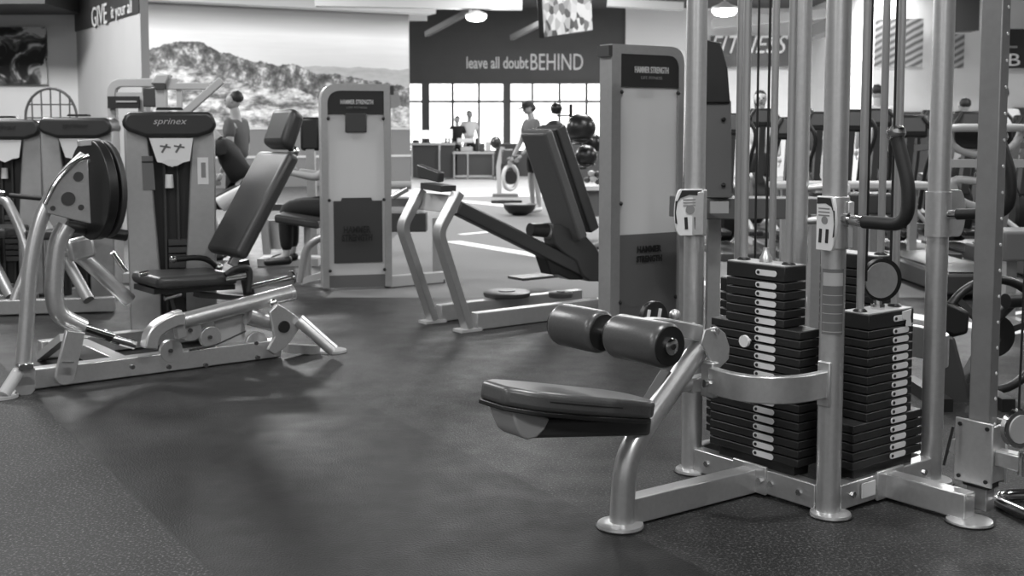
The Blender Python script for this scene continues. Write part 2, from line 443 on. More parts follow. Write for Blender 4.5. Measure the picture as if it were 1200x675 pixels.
tag(MB().box(((a.x + b_.x) / 2, a.y, (a.z + b_.z) / 2), b_.x - a.x, .05, b_.z - a.z).build('picture', pic_material(), smooth=False), 'dark unframed photo print hanging on the pale wall at far left', 'picture')

# ceiling beams, braces
def wbar(a, c, w_, h_, name, mat): return struct(MB().bar([a, c], w_, h_).build(name, mat, smooth=False))
wbar(AY(370, 2, 24), AY(612, 6, 24), .3, .2, 'trim_15', m_beam)
wbar(AY(470, 17, 30), AY(500, 17, 30), .4, .3, 'trim_16', m_white)
wbar(AY(500, 40, 31), AY(552, 12, 29), .12, .14, 'trim_17', m_grey)
wbar(AY(600, 44, 31), AY(640, 24, 29), .12, .14, 'trim_18', m_grey)
wbar(AY(712, 3, 24), AY(800, 8, 24), .3, .16, 'trim_19', m_beam)
wbar(AY(835, 28, 26), AY(985, 14, 26), .3, .2, 'trim_20', m_beam)
wbar(AY(935, 45, 25), AY(980, 28, 22), .3, .25, 'trim_21', m_grey)
# hanging lamps
def lamp(u, v, y, lab):
    p = AY(u, v, y); t = thing('pendant_lamp', lab, 'lamp', tuple(p))
    MB().lathe(p, UP, [(.02, .17), (.05, .16), (.10, .12), (.22, .07), (.235, .03)][::-1]).build('lamp_shade', m_light, t)
    MB().lathe(p, UP, [(.05, -.09), (.16, -.07), (.21, -.02), (.215, .03)]).build('diffuser', m_lamp, t)
    MB().tube([p + UP * .15, V((p.x, p.y, H))], .015, 8).build('stem', m_light, t)
    l = bpy.data.lights.new('bulb', 'POINT'); l.energy = 60; l.shadow_soft_size = .15
    lo = bpy.data.objects.new('bulb', l); C.objects.link(lo); lo.location = (0, 0, -.2); lo.parent = t
lamp(558, 20, 24, 'round white glowing pendant lamp above the words on the dark wall')
lamp(849, 13, 20, 'round white glowing pendant lamp seen beside the steel post')
# television
def tv_material():
    m = bpy.data.materials.new('television_picture'); m.use_nodes = True; nt = m.node_tree; N = nt.nodes; L = nt.links
    b = N['Principled BSDF']; tc = N.new('ShaderNodeTexCoord'); n = N.new('ShaderNodeTexVoronoi'); n.inputs['Scale'].default_value = 9
    L.new(tc.outputs['Object'], n.inputs['Vector']); r = N.new('ShaderNodeValToRGB'); L.new(n.outputs['Color'], r.inputs[0]); e = r.color_ramp.elements
    e[0].position = .25; e[0].color = (.01,) * 3 + (1,); e[1].position = .7; e[1].color = (.75,) * 3 + (1,)
    b.inputs['Base Color'].default_value = (.02, .02, .02, 1); L.new(r.outputs[0], b.inputs['Emission Color']); b.inputs['Emission Strength'].default_value = .8; return m
bl, br = AY(637, 45, 14.5), AY(695, 36, 15.6)
dx = (br - bl); up = V((-.06, -.1, 1)).normalized() * .5; nn = dx.cross(up).normalized()
t = thing('television', 'wall television hanging tilted from the ceiling showing a bright picture', 'television', tuple(bl))
MB().prism([bl, br, br + up, bl + up], -nn * .07).build('casing', m_black, t, bevel=.01)
e_ = dx.normalized() * .015
MB().prism([bl + e_ + up * .03 + nn * .003, br - e_ + up * .03 + nn * .003, br - e_ + up * .97 + nn * .003, bl + e_ + up * .97 + nn * .003], -nn * .004).build('screen', tv_material(), t, smooth=False)
MB().tube([br + up * .1 - nn * .2 + dx * .08, br + up - nn * .2 + dx * .08 + UP * (H - (br + up).z)], .05, 10).build('mount', m_black, t)

# ================================================================== MULTI-STATION MACHINE
e1 = D(127.5); e2 = D(37.5)
FR = G(970, 603); LT = FR + e1 * .62; RT = FR + e2 * .60; BK = FR + e1 * .62 + e2 * .60
A = thing('multi_station_cable_machine', 'large silver multi station cable machine with stacks of black weights in the right foreground', 'gym machine', tuple((FR + BK) / 2))
HT = 2.35
for P in (FR, LT, RT, BK):
    po = MB().tube([P + UP * .005, P + UP * HT], .040 if P is FR else .038, 24).build('post', m_frame, A)
    MB().lathe(P + D(-52) * .01, UP, [(.068, 0.003), (.066, .012), (.05, .016)]).build('foot_plate', m_frame, po)
    MB().lathe(P + D(-52) * .01, UP, [(.074, 0), (.074, .005)]).build('rubber_ring', m_black, po)
for a, c in ((FR, LT), (FR, RT), (LT, BK), (RT, BK)):
    d = (c - a).normalized(); n = V((-d.y, d.x, 0))
    bb = MB().bar([a + d * .035 + UP * .055, c - d * .035 + UP * .055], .05, .085).build('base_beam', m_frame, A, bevel=.004)
    MB().bar([a + d * .03 + UP * (HT - .05), c - d * .03 + UP * (HT - .05)], .05, .09).build('top_beam', m_frame, A, bevel=.004)
    for tt in (.10, .22, .40, .52):
        for sg in (-1, 1): MB().disc(a + d * tt + n * .028 * sg + UP * .055, n, .011, .008, 6).build('bolt', m_chrome, bb)
# out-riggers
mA = (FR + LT) / 2; FA = G(727, 617); dA = (FA - mA).normalized()
ob = MB().bar([mA + dA * .03 + UP * .05, FA - dA * .02 + UP * .05], .062, .085).build('outrigger_beam', m_frame, A, bevel=.004)
jp = MB().bar([mA + dA * .03 - e1 * .075 + UP * .06, mA + dA * .03 + e1 * .075 + UP * .06], .012, .10).build('joint_plate', m_frame, A, bevel=.003)
for q_ in (-.055, .055): MB().disc(mA + dA * .04 + e1 * q_ + UP * .06, dA, .012, .02, 6).build('bolt', m_chrome, jp)
MB().lathe(FA, UP, [(.076, 0.003), (.074, .012), (.055, .017)]).build('foot_plate', m_frame, A)
MB().lathe(FA, UP, [(.081, -.001), (.081, .004)]).build('rubber_foot', m_black, A)
mB = (FR + RT) / 2; FB = G(1136, 612); dB = (FB - mB).normalized()
MB().bar([mB + dB * .03 + UP * .055, FB + UP * .055], .062, .085).build('outrigger_beam', m_frame, A, bevel=.004)
MB().bar([mB + dB * .03 - e2 * .075 + UP * .06, mB + dB * .03 + e2 * .075 + UP * .06], .012, .10).build('joint_plate', m_frame, A, bevel=.003)
MB().lathe(FB + dB * .0, UP, [(.074, 0.003), (.072, .010), (.05, .015)]).build('foot_plate', m_frame, A)
MB().lathe(FB + dB * .0, UP, [(.079, 0), (.079, .005)]).build('rubber_foot', m_black, A)
MB().bar([mB - e2 * .085 + dB * .032 + UP * .06, mB - e2 * .16 + dB * .032 + UP * .06], .004, .05).build('sticker', m_label, A)

# weight stacks
def stack(origin, wdir, ddir, nwide, nnar, label=True):
    """origin: centre of the stack on the floor; wdir: along the face; ddir: inward."""
    pit = .0313; z = .135; out = []
    MB().bar([origin - wdir * .17 + UP * .113, origin + wdir * .17 + UP * .113], .08, .04).build('stack_base', m_black, A, bevel=.004)
    for i in range(nwide + nnar + 1):
        wd = .40 if i < nwide else .26; th = pit - .0035; dp_ = .115
        if i == nwide + nnar: th = .052; wd = .26
        cz = z + th / 2
        pl = MB().obox(origin + UP * cz, wdir * wd, ddir * dp_, UP * th).build('weight_plate', m_iron, A, bevel=.003)
        if label:
            hc = origin - ddir * (dp_ / 2 + .002) + wdir * .0 + UP * (cz)
            lw = .092; lh = .0205
            vv = hc + wdir * .052 if wdir.x > 0 else hc - wdir * .052
            sd = wdir if wdir.x > 0 else -wdir
            pts = [vv + sd * (-lw / 2 + lh / 2 + lh / 2 * math.cos(q)) + UP * lh / 2 * math.sin(q) for q in [PI / 2 + PI * k / 6 for k in range(7)]]
            pts += [vv + sd * (lw / 2 - lh / 2 + lh / 2 * math.cos(q)) + UP * lh / 2 * math.sin(q) for q in [-PI / 2 + PI * k / 6 for k in range(7)]]
            MB().prism(pts, -ddir * .002).build('weight_label', m_label, pl, smooth=False)
            MB().disc(vv - ddir * .003 - sd * (lw / 2 - .013), ddir, .0055, .004, 10).build('pin_hole', m_dark, pl)
        z += pit if i < nwide + nnar else th
    MB().obox(origin + UP * (z + .0015), wdir * .254, ddir * .108, UP * .003).build('top_cover', m_light, A)
    for s in (-1, 1): MB().tube([origin + wdir * .1 * s + UP * .08, origin + wdir * .1 * s + UP * (HT - .06)], .0135, 14).build('guide_rod', m_rod, A)
    for s in (-1, 1): MB().lathe(origin + wdir * .1 * s + UP * z, UP, [(.024, 0), (.024, .006), (.017, .012)]).build('rod_bushing', m_black, A)
    return z
S1 = FR + e1 * .31 + e2 * .035
z1 = stack(S1, e1, e2, 15, 5)
S2 = FR + e2 * .30 + e1 * .035
z2 = stack(S2, e2, e1, 5, 10)
S4 = FR + e1 * .585 + e2 * .30
z4 = stack(S4, e2, -e1, 6, 11, False)
S3 = FR + e2 * .565 + e1 * .31
z3 = stack(S3, e1, -e2, 10, 10, False)
# cables, cable ends, moving pulley
for s_, z_, ofs in ((S1, z1, .0), (S4, z4, .0)):
    MB().tube([s_ + UP * z_, s_ + UP * (HT - .05)], .0045, 8).build('cable', m_black, A)
    MB().lathe(s_ + UP * z_, UP, [(.022, 0), (.022, .02), (.012, .035), (.010, .055)]).build('cable_end', m_frame, A)
pc = S2 + UP * (z2 + .105)
nrm2 = V((.25, -.97, 0))
ph = MB(); 
ph.disc(pc + nrm2 * .018, nrm2, .062, .006, 32).build('pulley_cover', m_frame, A)
MB().lathe(pc + V((.008, 0, 0)) + nrm2 * .014, -nrm2, [(.074, 0), (.066, .008), (.066, .016), (.074, .024)], 32).build('pulley_wheel', m_black, A)
MB().taper(S2 + UP * z2, S2 + UP * (z2 + .05), .016, .012).disc(S2 + UP * (z2 + .01), UP, .024, .02, 6).build('pulley_bolt', m_chrome, A)
for s in (-1, 1): MB().tube([pc + e2 * .07 * s, pc + e2 * .07 * s * (1.0) + UP * (HT - .05 - pc.z)], .0045, 8).build('cable', m_black, A)
MB().prism([S2 - e1 * .062 + e2 * a_ + UP * (z2 + b_) for a_, b_ in ((.052, -.005), (.105, .0), (.10, -.03), (.108, -.06), (.075, -.058), (.078, -.035), (.055, -.03))], -e1 * .003).build('torn_paper_tag', m_label, A)
# selector pin on the first stack
sp = PLN(877, 399, S1 - e2 * .065, 127.5)
MB().disc(sp - e2 * .02, e2, .021, .012, 20).taper(sp - e2 * .014, sp + e2 * .01, .006, .006, 8).build('selector_pin', m_label, A)

# curved guard tube in front of the first stack
zA = .447
arc = [G(832, 444, zA), G(850, 450, zA), G(880, 455.5, zA), G(910, 457, zA), G(940, 455, zA), G(966, 450, zA)]
MB().bar(cr(arc, 5), .03, .088).build('guard_tube', m_frame, A, bevel=.004)
e_end = arc[-1]
MB().bar([e_end - UP * .075 + e2 * .0, e_end + UP * .075], .05, .012, up=e2).build('guard_bracket', m_frame, A, bevel=.004)
br0 = arc[0]
MB().bar([br0 - UP * .06, br0 + UP * .06], .055, .035, up=e2).build('guard_bracket', m_frame, A, bevel=.006)
MB().disc(br0 - e2 * .022 + e1 * 0 - UP * .012, e2, .014, .02, 8).build('guard_bolt', m_chrome, A)
# same guard on the back right side
arc2 = [RT + UP * .47 + e2 * .02, RT + e2 * .10 + e1 * .02 + UP * .47, RT + e2 * .16 + e1 * .10 + UP * .47, RT + e2 * .18 + e1 * .25 + UP * .47]
MB().bar(cr(arc2, 5), .03, .12).build('guard_tube', m_frame, A, bevel=.004)

# ---- pulldown seat station
azA = math.degrees(math.atan2(-dA.y, -dA.x))
def S(u, v, off=0): return PLN(u, v, FA + off * e1, azA)
pole = [S(729, 613), S(730, 585), S(733, 550), S(742, 522), S(760, 493), S(782, 462), S(803, 432), S(822, 404)]
MB().sweep(cr(pole, 6), [(lambda t, j=j: ((.041 - .006 * t) * math.cos(2 * PI * j / 24), (.041 - .006 * t) * math.sin(2 * PI * j / 24))) for j in range(24)]).build('seat_pole', m_frame, A)
st0, st1 = S(752, 497), S(612, 499)
MB().bar([st0, st1], .10, .058, up=e1.cross((st1 - st0).normalized()).normalized()).build('seat_arm', m_dgrey, A, bevel=.012)
MB().taper(S(752, 497), S(726, 497), .034, .036, 18).build('arm_collar', m_frame, A)
# end plate of the seat arm
ep = [S(586, 476), S(630, 486), S(624, 499), S(615, 508), S(604, 511), S(596, 505), S(590, 492)]
MB().prism([p - e1 * .06 for p in ep], e1 * .12).build('end_plate', m_light, A, bevel=.006)
# cushion in its own tilted frame
ca, cb = S(590, 449), S(752, 464)
ax = (cb - ca).normalized(); nz = e1.cross(ax).normalized()
if nz.z < 0: nz = -nz
Lc = (cb - ca).length
outline = [(-.035, .06), (-.035, -.06), (.035, -.115), (.08, -.125), (.18, -.132), (.30, -.130), (Lc - .07, -.115), (Lc - .02, -.085), (Lc, -.045), (Lc, .045), (Lc - .02, .085), (Lc - .07, .115), (.30, .130), (.18, .132), (.08, .125), (.035, .115)]
cush = MB().prism([ca + ax * s + e1 * t - nz * .060 for s, t in outline], nz * .058).build('seat_cushion', m_vinyl, A, bevel=.016, seg=4)
MB().prism([ca + ax * s * .99 + e1 * t * .98 - nz * .073 for s, t in outline], nz * .014).build('seat_board', m_black, A, bevel=.003)
MB().prism([ca + ax * (s * .97 + .005) + e1 * t * 1.004 - nz * .030 for s, t in outline], nz * .004).build('seat_seam', m_black, cush)
# adjustment strip and knob on the pole
q0, q1 = S(757, 478, .03), S(783, 436, .03)
MB().bar([q0, q1], .03, .05, up=e1).build('adjuster_plate', m_dgrey, A, bevel=.006)
MB().disc(q0 + (q1 - q0) * .12 - e1 * .03, e1, .009, .02, 10).build('adjuster_bolt', m_chrome, A)
# pivot plate and roller arm
pv = [S(812, 384), S(826, 380), S(836, 388), S(841, 404), S(840, 418), S(830, 428), S(818, 420), S(808, 400)]
pvm = MB().prism([p - e1 * .055 for p in pv], e1 * .008).build('pivot_plate', m_frame, A, bevel=.003)
MB().prism([p + e1 * .045 for p in pv], e1 * .008).build('pivot_plate', m_frame, A, bevel=.003)
MB().disc(S(824, 386) - e1 * .055, e1, .011, .02, 10).build('pivot_bolt', m_chrome, pvm)
Q = S(714, 391)
arm = cr([Q + e1 * .0, Q + (-dA) * .05 + UP * .0, S(770, 382), S(818, 390)], 5)
MB().bar(arm, .05, .055).build('roller_arm', m_frame, A, bevel=.006)
MB().disc(S(800, 449, -.0), e2, .03, .04, 16).build('stop_cap', m_frame, A)
MB().bar([S(806, 452), S(836, 444)], .04, .05).build('guard_link', m_frame, A, bevel=.004)
MB().tube([Q - e1 * .25, Q + e1 * .23], .021, 16).build('roller_axle', m_chrome, A)
for s, (a_, b_) in ((-1, (.035, .265)), (1, (.03, .235))):
    n = e1 * s; r = .070
    ro = MB().lathe(Q, n, [(.045, a_ - .004), (r - .012, a_), (r - .003, a_ + .008), (r, a_ + .02), (r, b_ - .02), (r - .003, b_ - .008), (r - .012, b_)], 40).build('foam_roller', m_vinyl, A)
    MB().disc(Q + n * b_, n, r - .010, .008, 36).build('roller_end', m_black, ro)
    MB().disc(Q + n * (a_ - .004), n, r - .012, .006, 36).build('roller_end', m_black, ro)
    MB().lathe(Q, n, [(.026, b_ + .003), (.026, b_ + .012), (.020, b_ + .016)]).build('roller_hub', m_chrome, ro)
    MB().disc(Q + n * (b_ + .017), n, .009, .004, 12).build('hub_hole', m_dark, ro)
# notched adjuster dial behind the rollers
dc = S(768, 372, .12)
MB().prism([dc + (-dA) * .062 * math.cos(q) + UP * (.066 * math.sin(q) - .01) for q in [PI * k / 10 for k in range(11)]] + [dc - (-dA) * .062 - UP * .05, dc + (-dA) * .062 - UP * .05][::1], e1 * .02).build('adjuster_dial', m_black, A, bevel=.003)
for q in (-.045, .005): MB().bar([dc + (-dA) * q - e1 * .006 - UP * .03, dc + (-dA) * (q + .012) - e1 * .006 + UP * .03], .006, .01, up=e1).build('dial_mark', m_label, A)
MB().ball(dc + (-dA) * .09 + UP * .0, .02).build('adjuster_knob', m_frame, A)

# placards on their clamps
def placard(c, az, w_, h_, flip=1, marks=True, face=True):
    d = D(az); n = V((d.y, -d.x, 0)); top = h_ / 2
    def P(x, z): return c + d * x * flip + UP * z
    poly = [P(w_ * .5, -top), P(-w_ * .3, -top)] + [P(-w_ * .5 + w_ * .22 * (1 - math.cos(q)), top * math.sin(q)) for q in [-PI / 2 * .75 + k * PI * .75 / 8 for k in range(9)]] + [P(-w_ * .3, top), P(w_ * .5, top)]
    o = MB().prism(poly, -n * .012).build('placard', m_frame if not face else m_placard, A, bevel=.002)
    if face:
        MB().prism([p + n * .0015 for p in [P(w_ * .45, top * .95), P(-w_ * .25, top * .95), P(-w_ * .46, top * .35), P(-w_ * .3, top * .62), P(0, top * .75), P(w_ * .45, top * .72)]][::1], n * .001).build('placard_band', m_ink, o, smooth=False)
        MB().prism([p + n * .0015 for p in [P(-w_ * .48, top * .5), P(-w_ * .40, top * .5), P(-w_ * .46, 0), P(-w_ * .40, -top * .5), P(-w_ * .48, -top * .45), P(-w_ * .5, 0)]], n * .001).build('placard_edge', m_ink, o, smooth=False)
        MB().disc(P(w_ * .05, top * .12) + n * .001, n, w_ * .16, .002, 16).build('placard_badge', m_inkg, o, smooth=False)
        for xx in (-.1, .25): MB().bar([P(w_ * xx, -top * .2) + n * .001, P(w_ * (xx + .03), -top * .72) + n * .001], .012, .001, up=n).build('placard_figure', m_ink, o, smooth=False)
        for zz in (.55, .42, .3): MB().bar([P(-w_ * .2, top * zz) + n * .001, P(w_ * .38, top * zz) + n * .001], .004, .001, up=n).build('placard_text', m_inkg, o, smooth=False)
    return o
PLc = PLN(807, 249, LT + V((0, -.062, 0)), 0)
placard(PLc, 8, .105, .17)
cl = PLN(825, 249, LT, 0)
MB().tube([V((LT.x, LT.y, cl.z - .085)), V((LT.x, LT.y, cl.z + .085))], .045, 20).bar([V((LT.x - .0, LT.y - .045, cl.z - .08)), V((LT.x, LT.y - .045, cl.z + .08))], .05, .03, up=V((0, 1, 0))).build('placard_clamp', m_frame, A, bevel=.003)
PFc = PLN(969, 262, FR + V((0, -.055, 0)), 0)
placard(PFc - V((.004, 0, 0)), -58, .08, .175, flip=-1)
MB().tube([V((FR.x, FR.y, PFc.z - .085)), V((FR.x, FR.y, PFc.z + .085))], .048, 20).bar([V((FR.x + .04, FR.y - .02, PFc.z - .08)), V((FR.x + .04, FR.y - .02, PFc.z + .07))], .02, .06, up=V((0, 1, 0))).build('placard_clamp', m_frame, A, bevel=.003)
PRc = PLN(1114, 250, RT + V((0, .03, 0)), 0)
placard(PRc, 0, .11, .17, flip=-1, face=False)
MB().tube([V((RT.x, RT.y, PRc.z - .08)), V((RT.x, RT.y, PRc.z + .08))], .045, 20).build('placard_clamp', m_frame, A)
# bracket with knobs on the rear post
for vv in (222, 260):
    kb = PLN(950, vv, BK, 0)
    MB().taper(V((BK.x, BK.y, kb.z)), V((BK.x + .10, BK.y - .02, kb.z + .01)), .012, .018, 12).build('side_knob', m_frame, A)
MB().box((BK.x + .13, BK.y, PLN(960, 221, BK, 0).z), .14, .05, .035).build('rear_bracket', m_label, A, bevel=.004)
# wrapped sticker on the front post
def wrap(P, r, z0, z1, a0, a1, name, mat):
    b = MB(); n = 10; vs = []
    for k in range(n + 1):
        q = math.radians(a0 + (a1 - a0) * k / n); d = V((math.cos(q), math.sin(q), 0))
        vs += [P + d * r + UP * z0, P + d * r + UP * z1]
    b.add(vs, [(2 * k, 2 * k + 2, 2 * k + 3, 2 * k + 1) for k in range(n)]); return b.build(name, mat, A)
zs1, zs0 = PLN(972, 314, FR, 0).z, PLN(972, 390, FR, 0).z
wrap(FR, .0408, zs0, zs1, 200, 310, 'warning_sticker', m_sticker)
wrap(FR, .0411, zs1 - .055, zs1 - .012, 205, 305, 'sticker_heading', m_light)
for k in range(5): wrap(FR, .0411, zs0 + .008 + k * .030, zs0 + .010 + k * .030, 205, 305, 'sticker_rule', m_light)
# dip handles in front of the front post and the right post
def handle(P, pts, cap=True, r=.021):
    W = [PLN(u, v, P, -52.5) for u, v in pts]
    MB().tube([V((P.x, P.y, W[0].z)), W[0], W[1]], .017, 14).disc(W[0], (W[1] - W[0]), .024, .02, 14).build('handle_stub', m_chrome, A)
    g = MB().tube(fillet([W[1]] + W[2:], .06, 7), r, 18).build('handle_grip', m_rubber, A)
    if cap:
        e = W[-1]; d = (W[-1] - W[-2]).normalized()
        MB().lathe(e, d, [(.024, -.004), (.030, .004), (.030, .020), (.018, .032)], 18).build('handle_cap', m_chrome, g)
handle(FR, [(993, 257), (1012, 260), (1062, 264), (1066, 222), (1051, 160)])
handle(RT, [(1103, 252), (1122, 251), (1182, 250), (1186, 208), (1172, 165)], r=.02)

# ---- adjustable column with carriage
CB = G(1148, 602)
az1 = 127.5
lo = V((CB.x, CB.y, .02)); 
sc_col = MB().obox(lo + UP * HT / 2, e1 * .074, e2 * .05, UP * HT).build('slide_column', M('brushed_column', 140, .3, .45, .05, 30), A, bevel=.004)
for k in range(26): MB().disc(lo + UP * (.12 + .085 * k) - e1 * .0375 + e2 * .008, e1, .0055, .003, 10).build('column_hole', m_label, sc_col)
MB().obox(lo + UP * .11, e1 * .095, e2 * .07, UP * .07).build('rubber_stop', m_black, A, bevel=.006)
c0 = PLN(1141, 530, lo - e2 * .045, az1)
cp = MB().obox(c0, e1 * .135, e2 * .008, UP * .215).build('carriage_plate', m_frame, A, bevel=.005)
for a_ in (-.048, .012 + .036):
    for z_ in (-.088, .088): MB().disc(c0 - e2 * .006 + e1 * a_ + UP * z_, e2, .007, .006, 8).build('bolt', m_dark, cp)
MB().obox(c0 + e2 * .09, e1 * .135, e2 * .008, UP * .215).build('carriage_plate', m_frame, A, bevel=.005)
MB().obox(c0 + e2 * .045 - e1 * .055, e1 * .012, e2 * .09, UP * .19).build('carriage_side', m_frame, A, bevel=.004)
MB().lathe(c0 + e1 * .075 + e2 * .03, e2, [(.026, -.02), (.026, .02)]).build('carriage_roller', m_frame, A)
pm_ = PLN(1165, 538, lo, -52.5)
MB().bar([c0 + e2 * .045 - e1 * .06 - UP * .01, c0 + e2 * .045 - e1 * .17 - UP * .01], .05, .055).build('carriage_arm', m_frame, A, bevel=.006)
MB().tube([c0 + e2 * .045 - e1 * .165 - UP * .045, c0 + e2 * .045 - e1 * .165 + UP * .03], .034, 18).build('swivel', m_chrome, A)
pw = PLN(1193, 502, lo - e1 * .14, 20)
MB().lathe(pw, D(-70), [(.062, -.012), (.052, -.004), (.052, .004), (.062, .012)], 32).build('swivel_pulley', m_chrome, A)
MB().disc(pw, D(-70), .046, .03, 28).build('pulley_cover', m_light, A)
MB().tube([V((pw.x + .0, pw.y, pw.z)) , V((pw.x + .015, pw.y, HT))], .004, 8).build('cable', m_black, A)
MB().tube([PLN(1106, 545, lo, 0), PLN(1117, 500, lo, 0)], .005, 8).build('cable', m_black, A)
hb = [G(1210, 596, .05), G(1178, 582, .05), G(1171, 576, .05), G(1180, 571, .05), G(1215, 570, .05)]
t = thing('cable_handle', 'chrome cable handle lying low at the right edge beside the machine', 'handle', (hb[1].x, hb[1].y, 0))
MB().tube([p + UP * (-.028) for p in cr(hb, 5)], .02, 14).build('grip_loop', m_chrome, t)

# ================================================================== LEG EXTENSION MACHINE, left foreground
BZ = V((-2.395, 5.445, 0)); AZB = 39.0; f2 = D(AZB); f1 = D(AZB + 90)
def B(u, v, off=0.0): return PLN(u, v, BZ + f1 * off, AZB)
Bm = thing('leg_press_machine', 'silver seated leg machine with dark reclined backrest in the left foreground', 'gym machine', (-1.9, 6.0, 0))
r0, r1 = G(30, 459), G(330, 419)
dr = (r1 - r0).normalized(); nr = V((-dr.y, dr.x, 0))
ra = MB().bar([r0 + UP * .055 + nr * .04, r1 + UP * .055 + nr * .04], .08, .10).build('base_rail', m_frame, Bm, bevel=.005)
MB().bar([r0 + UP * .055 + nr * .04 + f1 * .75 + dr * .3, r1 + UP * .055 + nr * .04 + f1 * .75], .08, .10).build('base_rail', m_frame, Bm, bevel=.005)
MB().bar([r0 + UP * .05 + dr * .5 + nr * .08, r0 + UP * .05 + dr * .5 + nr * .8], .08, .09).build('cross_rail', m_frame, Bm, bevel=.005)
for u, v in ((155, 430), (198, 430), (241, 428), (302, 419), (29, 447), (73, 443)): MB().disc(B(u, v, -.012), f1, .012, .02, 8).build('bolt', m_dgrey, ra)
def strut(pts, w_, name, off=0.0, mat=m_frame, sm=True, r=None, sec=None):
    P = [B(u, v, off) for u, v in pts]
    return MB().tube(cr(P, 6) if sm else P, w_, 16).build(name, mat, Bm)
# two tall tubes and lever parts at the left
strut([(27, 432), (31, 380), (36, 310), (46, 262), (58, 235), (76, 208), (100, 184)], .036, 'front_tube')
strut([(78, 265), (68, 285), (64, 320), (64, 350), (72, 370), (97, 384)], .045, 'lever_tube', .06)
MB().bar([B(97, 386, .06), B(124, 392, .06)], .04, .05).build('lever_clamp', m_chrome, Bm, bevel=.006)
strut([(100, 386), (140, 400)], .022, 'push_rod', .06, m_black, False)
strut([(96, 381), (134, 393)], .012, 'push_rod_cover', .04, m_chrome, False)
strut([(130, 396), (158, 404)], .024, 'rod_end', .06, m_chrome, False)
for (x0, y0, x1, y1, ww) in ((88, 388, 76, 440, .095), (28, 432, 29, 452, .10)):
    a_, b_ = B(x0, y0, -.01), B(x1, y1, -.01)
    MB().bar([a_, b_], ww, .03, up=f1).disc(b_, f1, ww / 2, .03, 24).build('link_plate', m_frame, Bm, bevel=.004)
MB().bar([B(86, 424, -.02), B(72, 424, -.02)], .004, .02, up=f1).build('link_band', m_chrome, Bm)
MB().bar([B(38, 428, -.02), B(20, 430, -.02)], .03, .05, up=f1).build('link_band', m_chrome, Bm, bevel=.004)
MB().tube([B(22, 435), G(4, 463, .02)], .03, 12).build('front_leg', m_light, Bm)
MB().disc(G(2, 464, .008), UP, .075, .014).build('foot_pad', m_light, Bm)
MB().bar([B(76, 395, .25), G(48, 418, .02)], .05, .04).build('side_foot', m_light, Bm)
# quarter plate
qp = [(52, 238), (66, 214), (88, 192), (103, 186), (107, 262), (80, 256), (56, 250)]
q = MB().prism([B(u, v, -.05) for u, v in qp], f1 * .03).build('cam_plate', m_frame, Bm, bevel=.004)
for u, v, r in ((92, 207, .024), (80, 233, .034), (95, 243, .014), (62, 244, .012)): MB().disc(B(u, v, -.052), f1, r, .006, 20).build('cam_hole', m_dgrey, q)
MB().tube(cr([B(53, 239, -.06), B(66, 214, -.06), B(88, 190, -.06), B(104, 183, -.06)], 5), .012, 10).build('cam_edge', m_chrome, q)
# big dark footplate disc pair
fd = D(136); fc = PLN(119, 222, B(119, 222, .15), 136)
def dplate(c, r, sx=1.0): return [c + fd * r * sx * math.cos(q) + UP * r * 1.12 * math.sin(q) for q in [2 * PI * k / 36 for k in range(36)]]
nf = V((fd.y, -fd.x, 0))
MB().prism(dplate(fc, .225), nf * .03).build('weight_disc', m_dgrey, Bm, bevel=.006)
MB().prism(dplate(fc - nf * .07, .23), nf * .05).build('weight_disc', m_black, Bm, bevel=.006)
for du, dv in ((2, -30), (4, 25)): MB().disc(PLN(119 + du, 222 + dv, fc + nf * .03, 136), nf, .018, .006, 14).build('disc_hole', m_dark, Bm)
MB().bar([B(92, 168, .12), B(116, 166, .12)], .05, .03).build('disc_arm', m_light, Bm, bevel=.004)
strut([(78, 265), (95, 268), (148, 276)], .03, 'disc_carrier', .2, m_black, False)
# diagonal tubes behind
strut([(78, 290), (100, 305), (152, 352)], .04, 'diagonal_tube', .5)
MB().bar([B(92, 278, .42), B(98, 304, .42)], .14, .05, up=f1).build('gusset_plate', m_frame, Bm, bevel=.02)

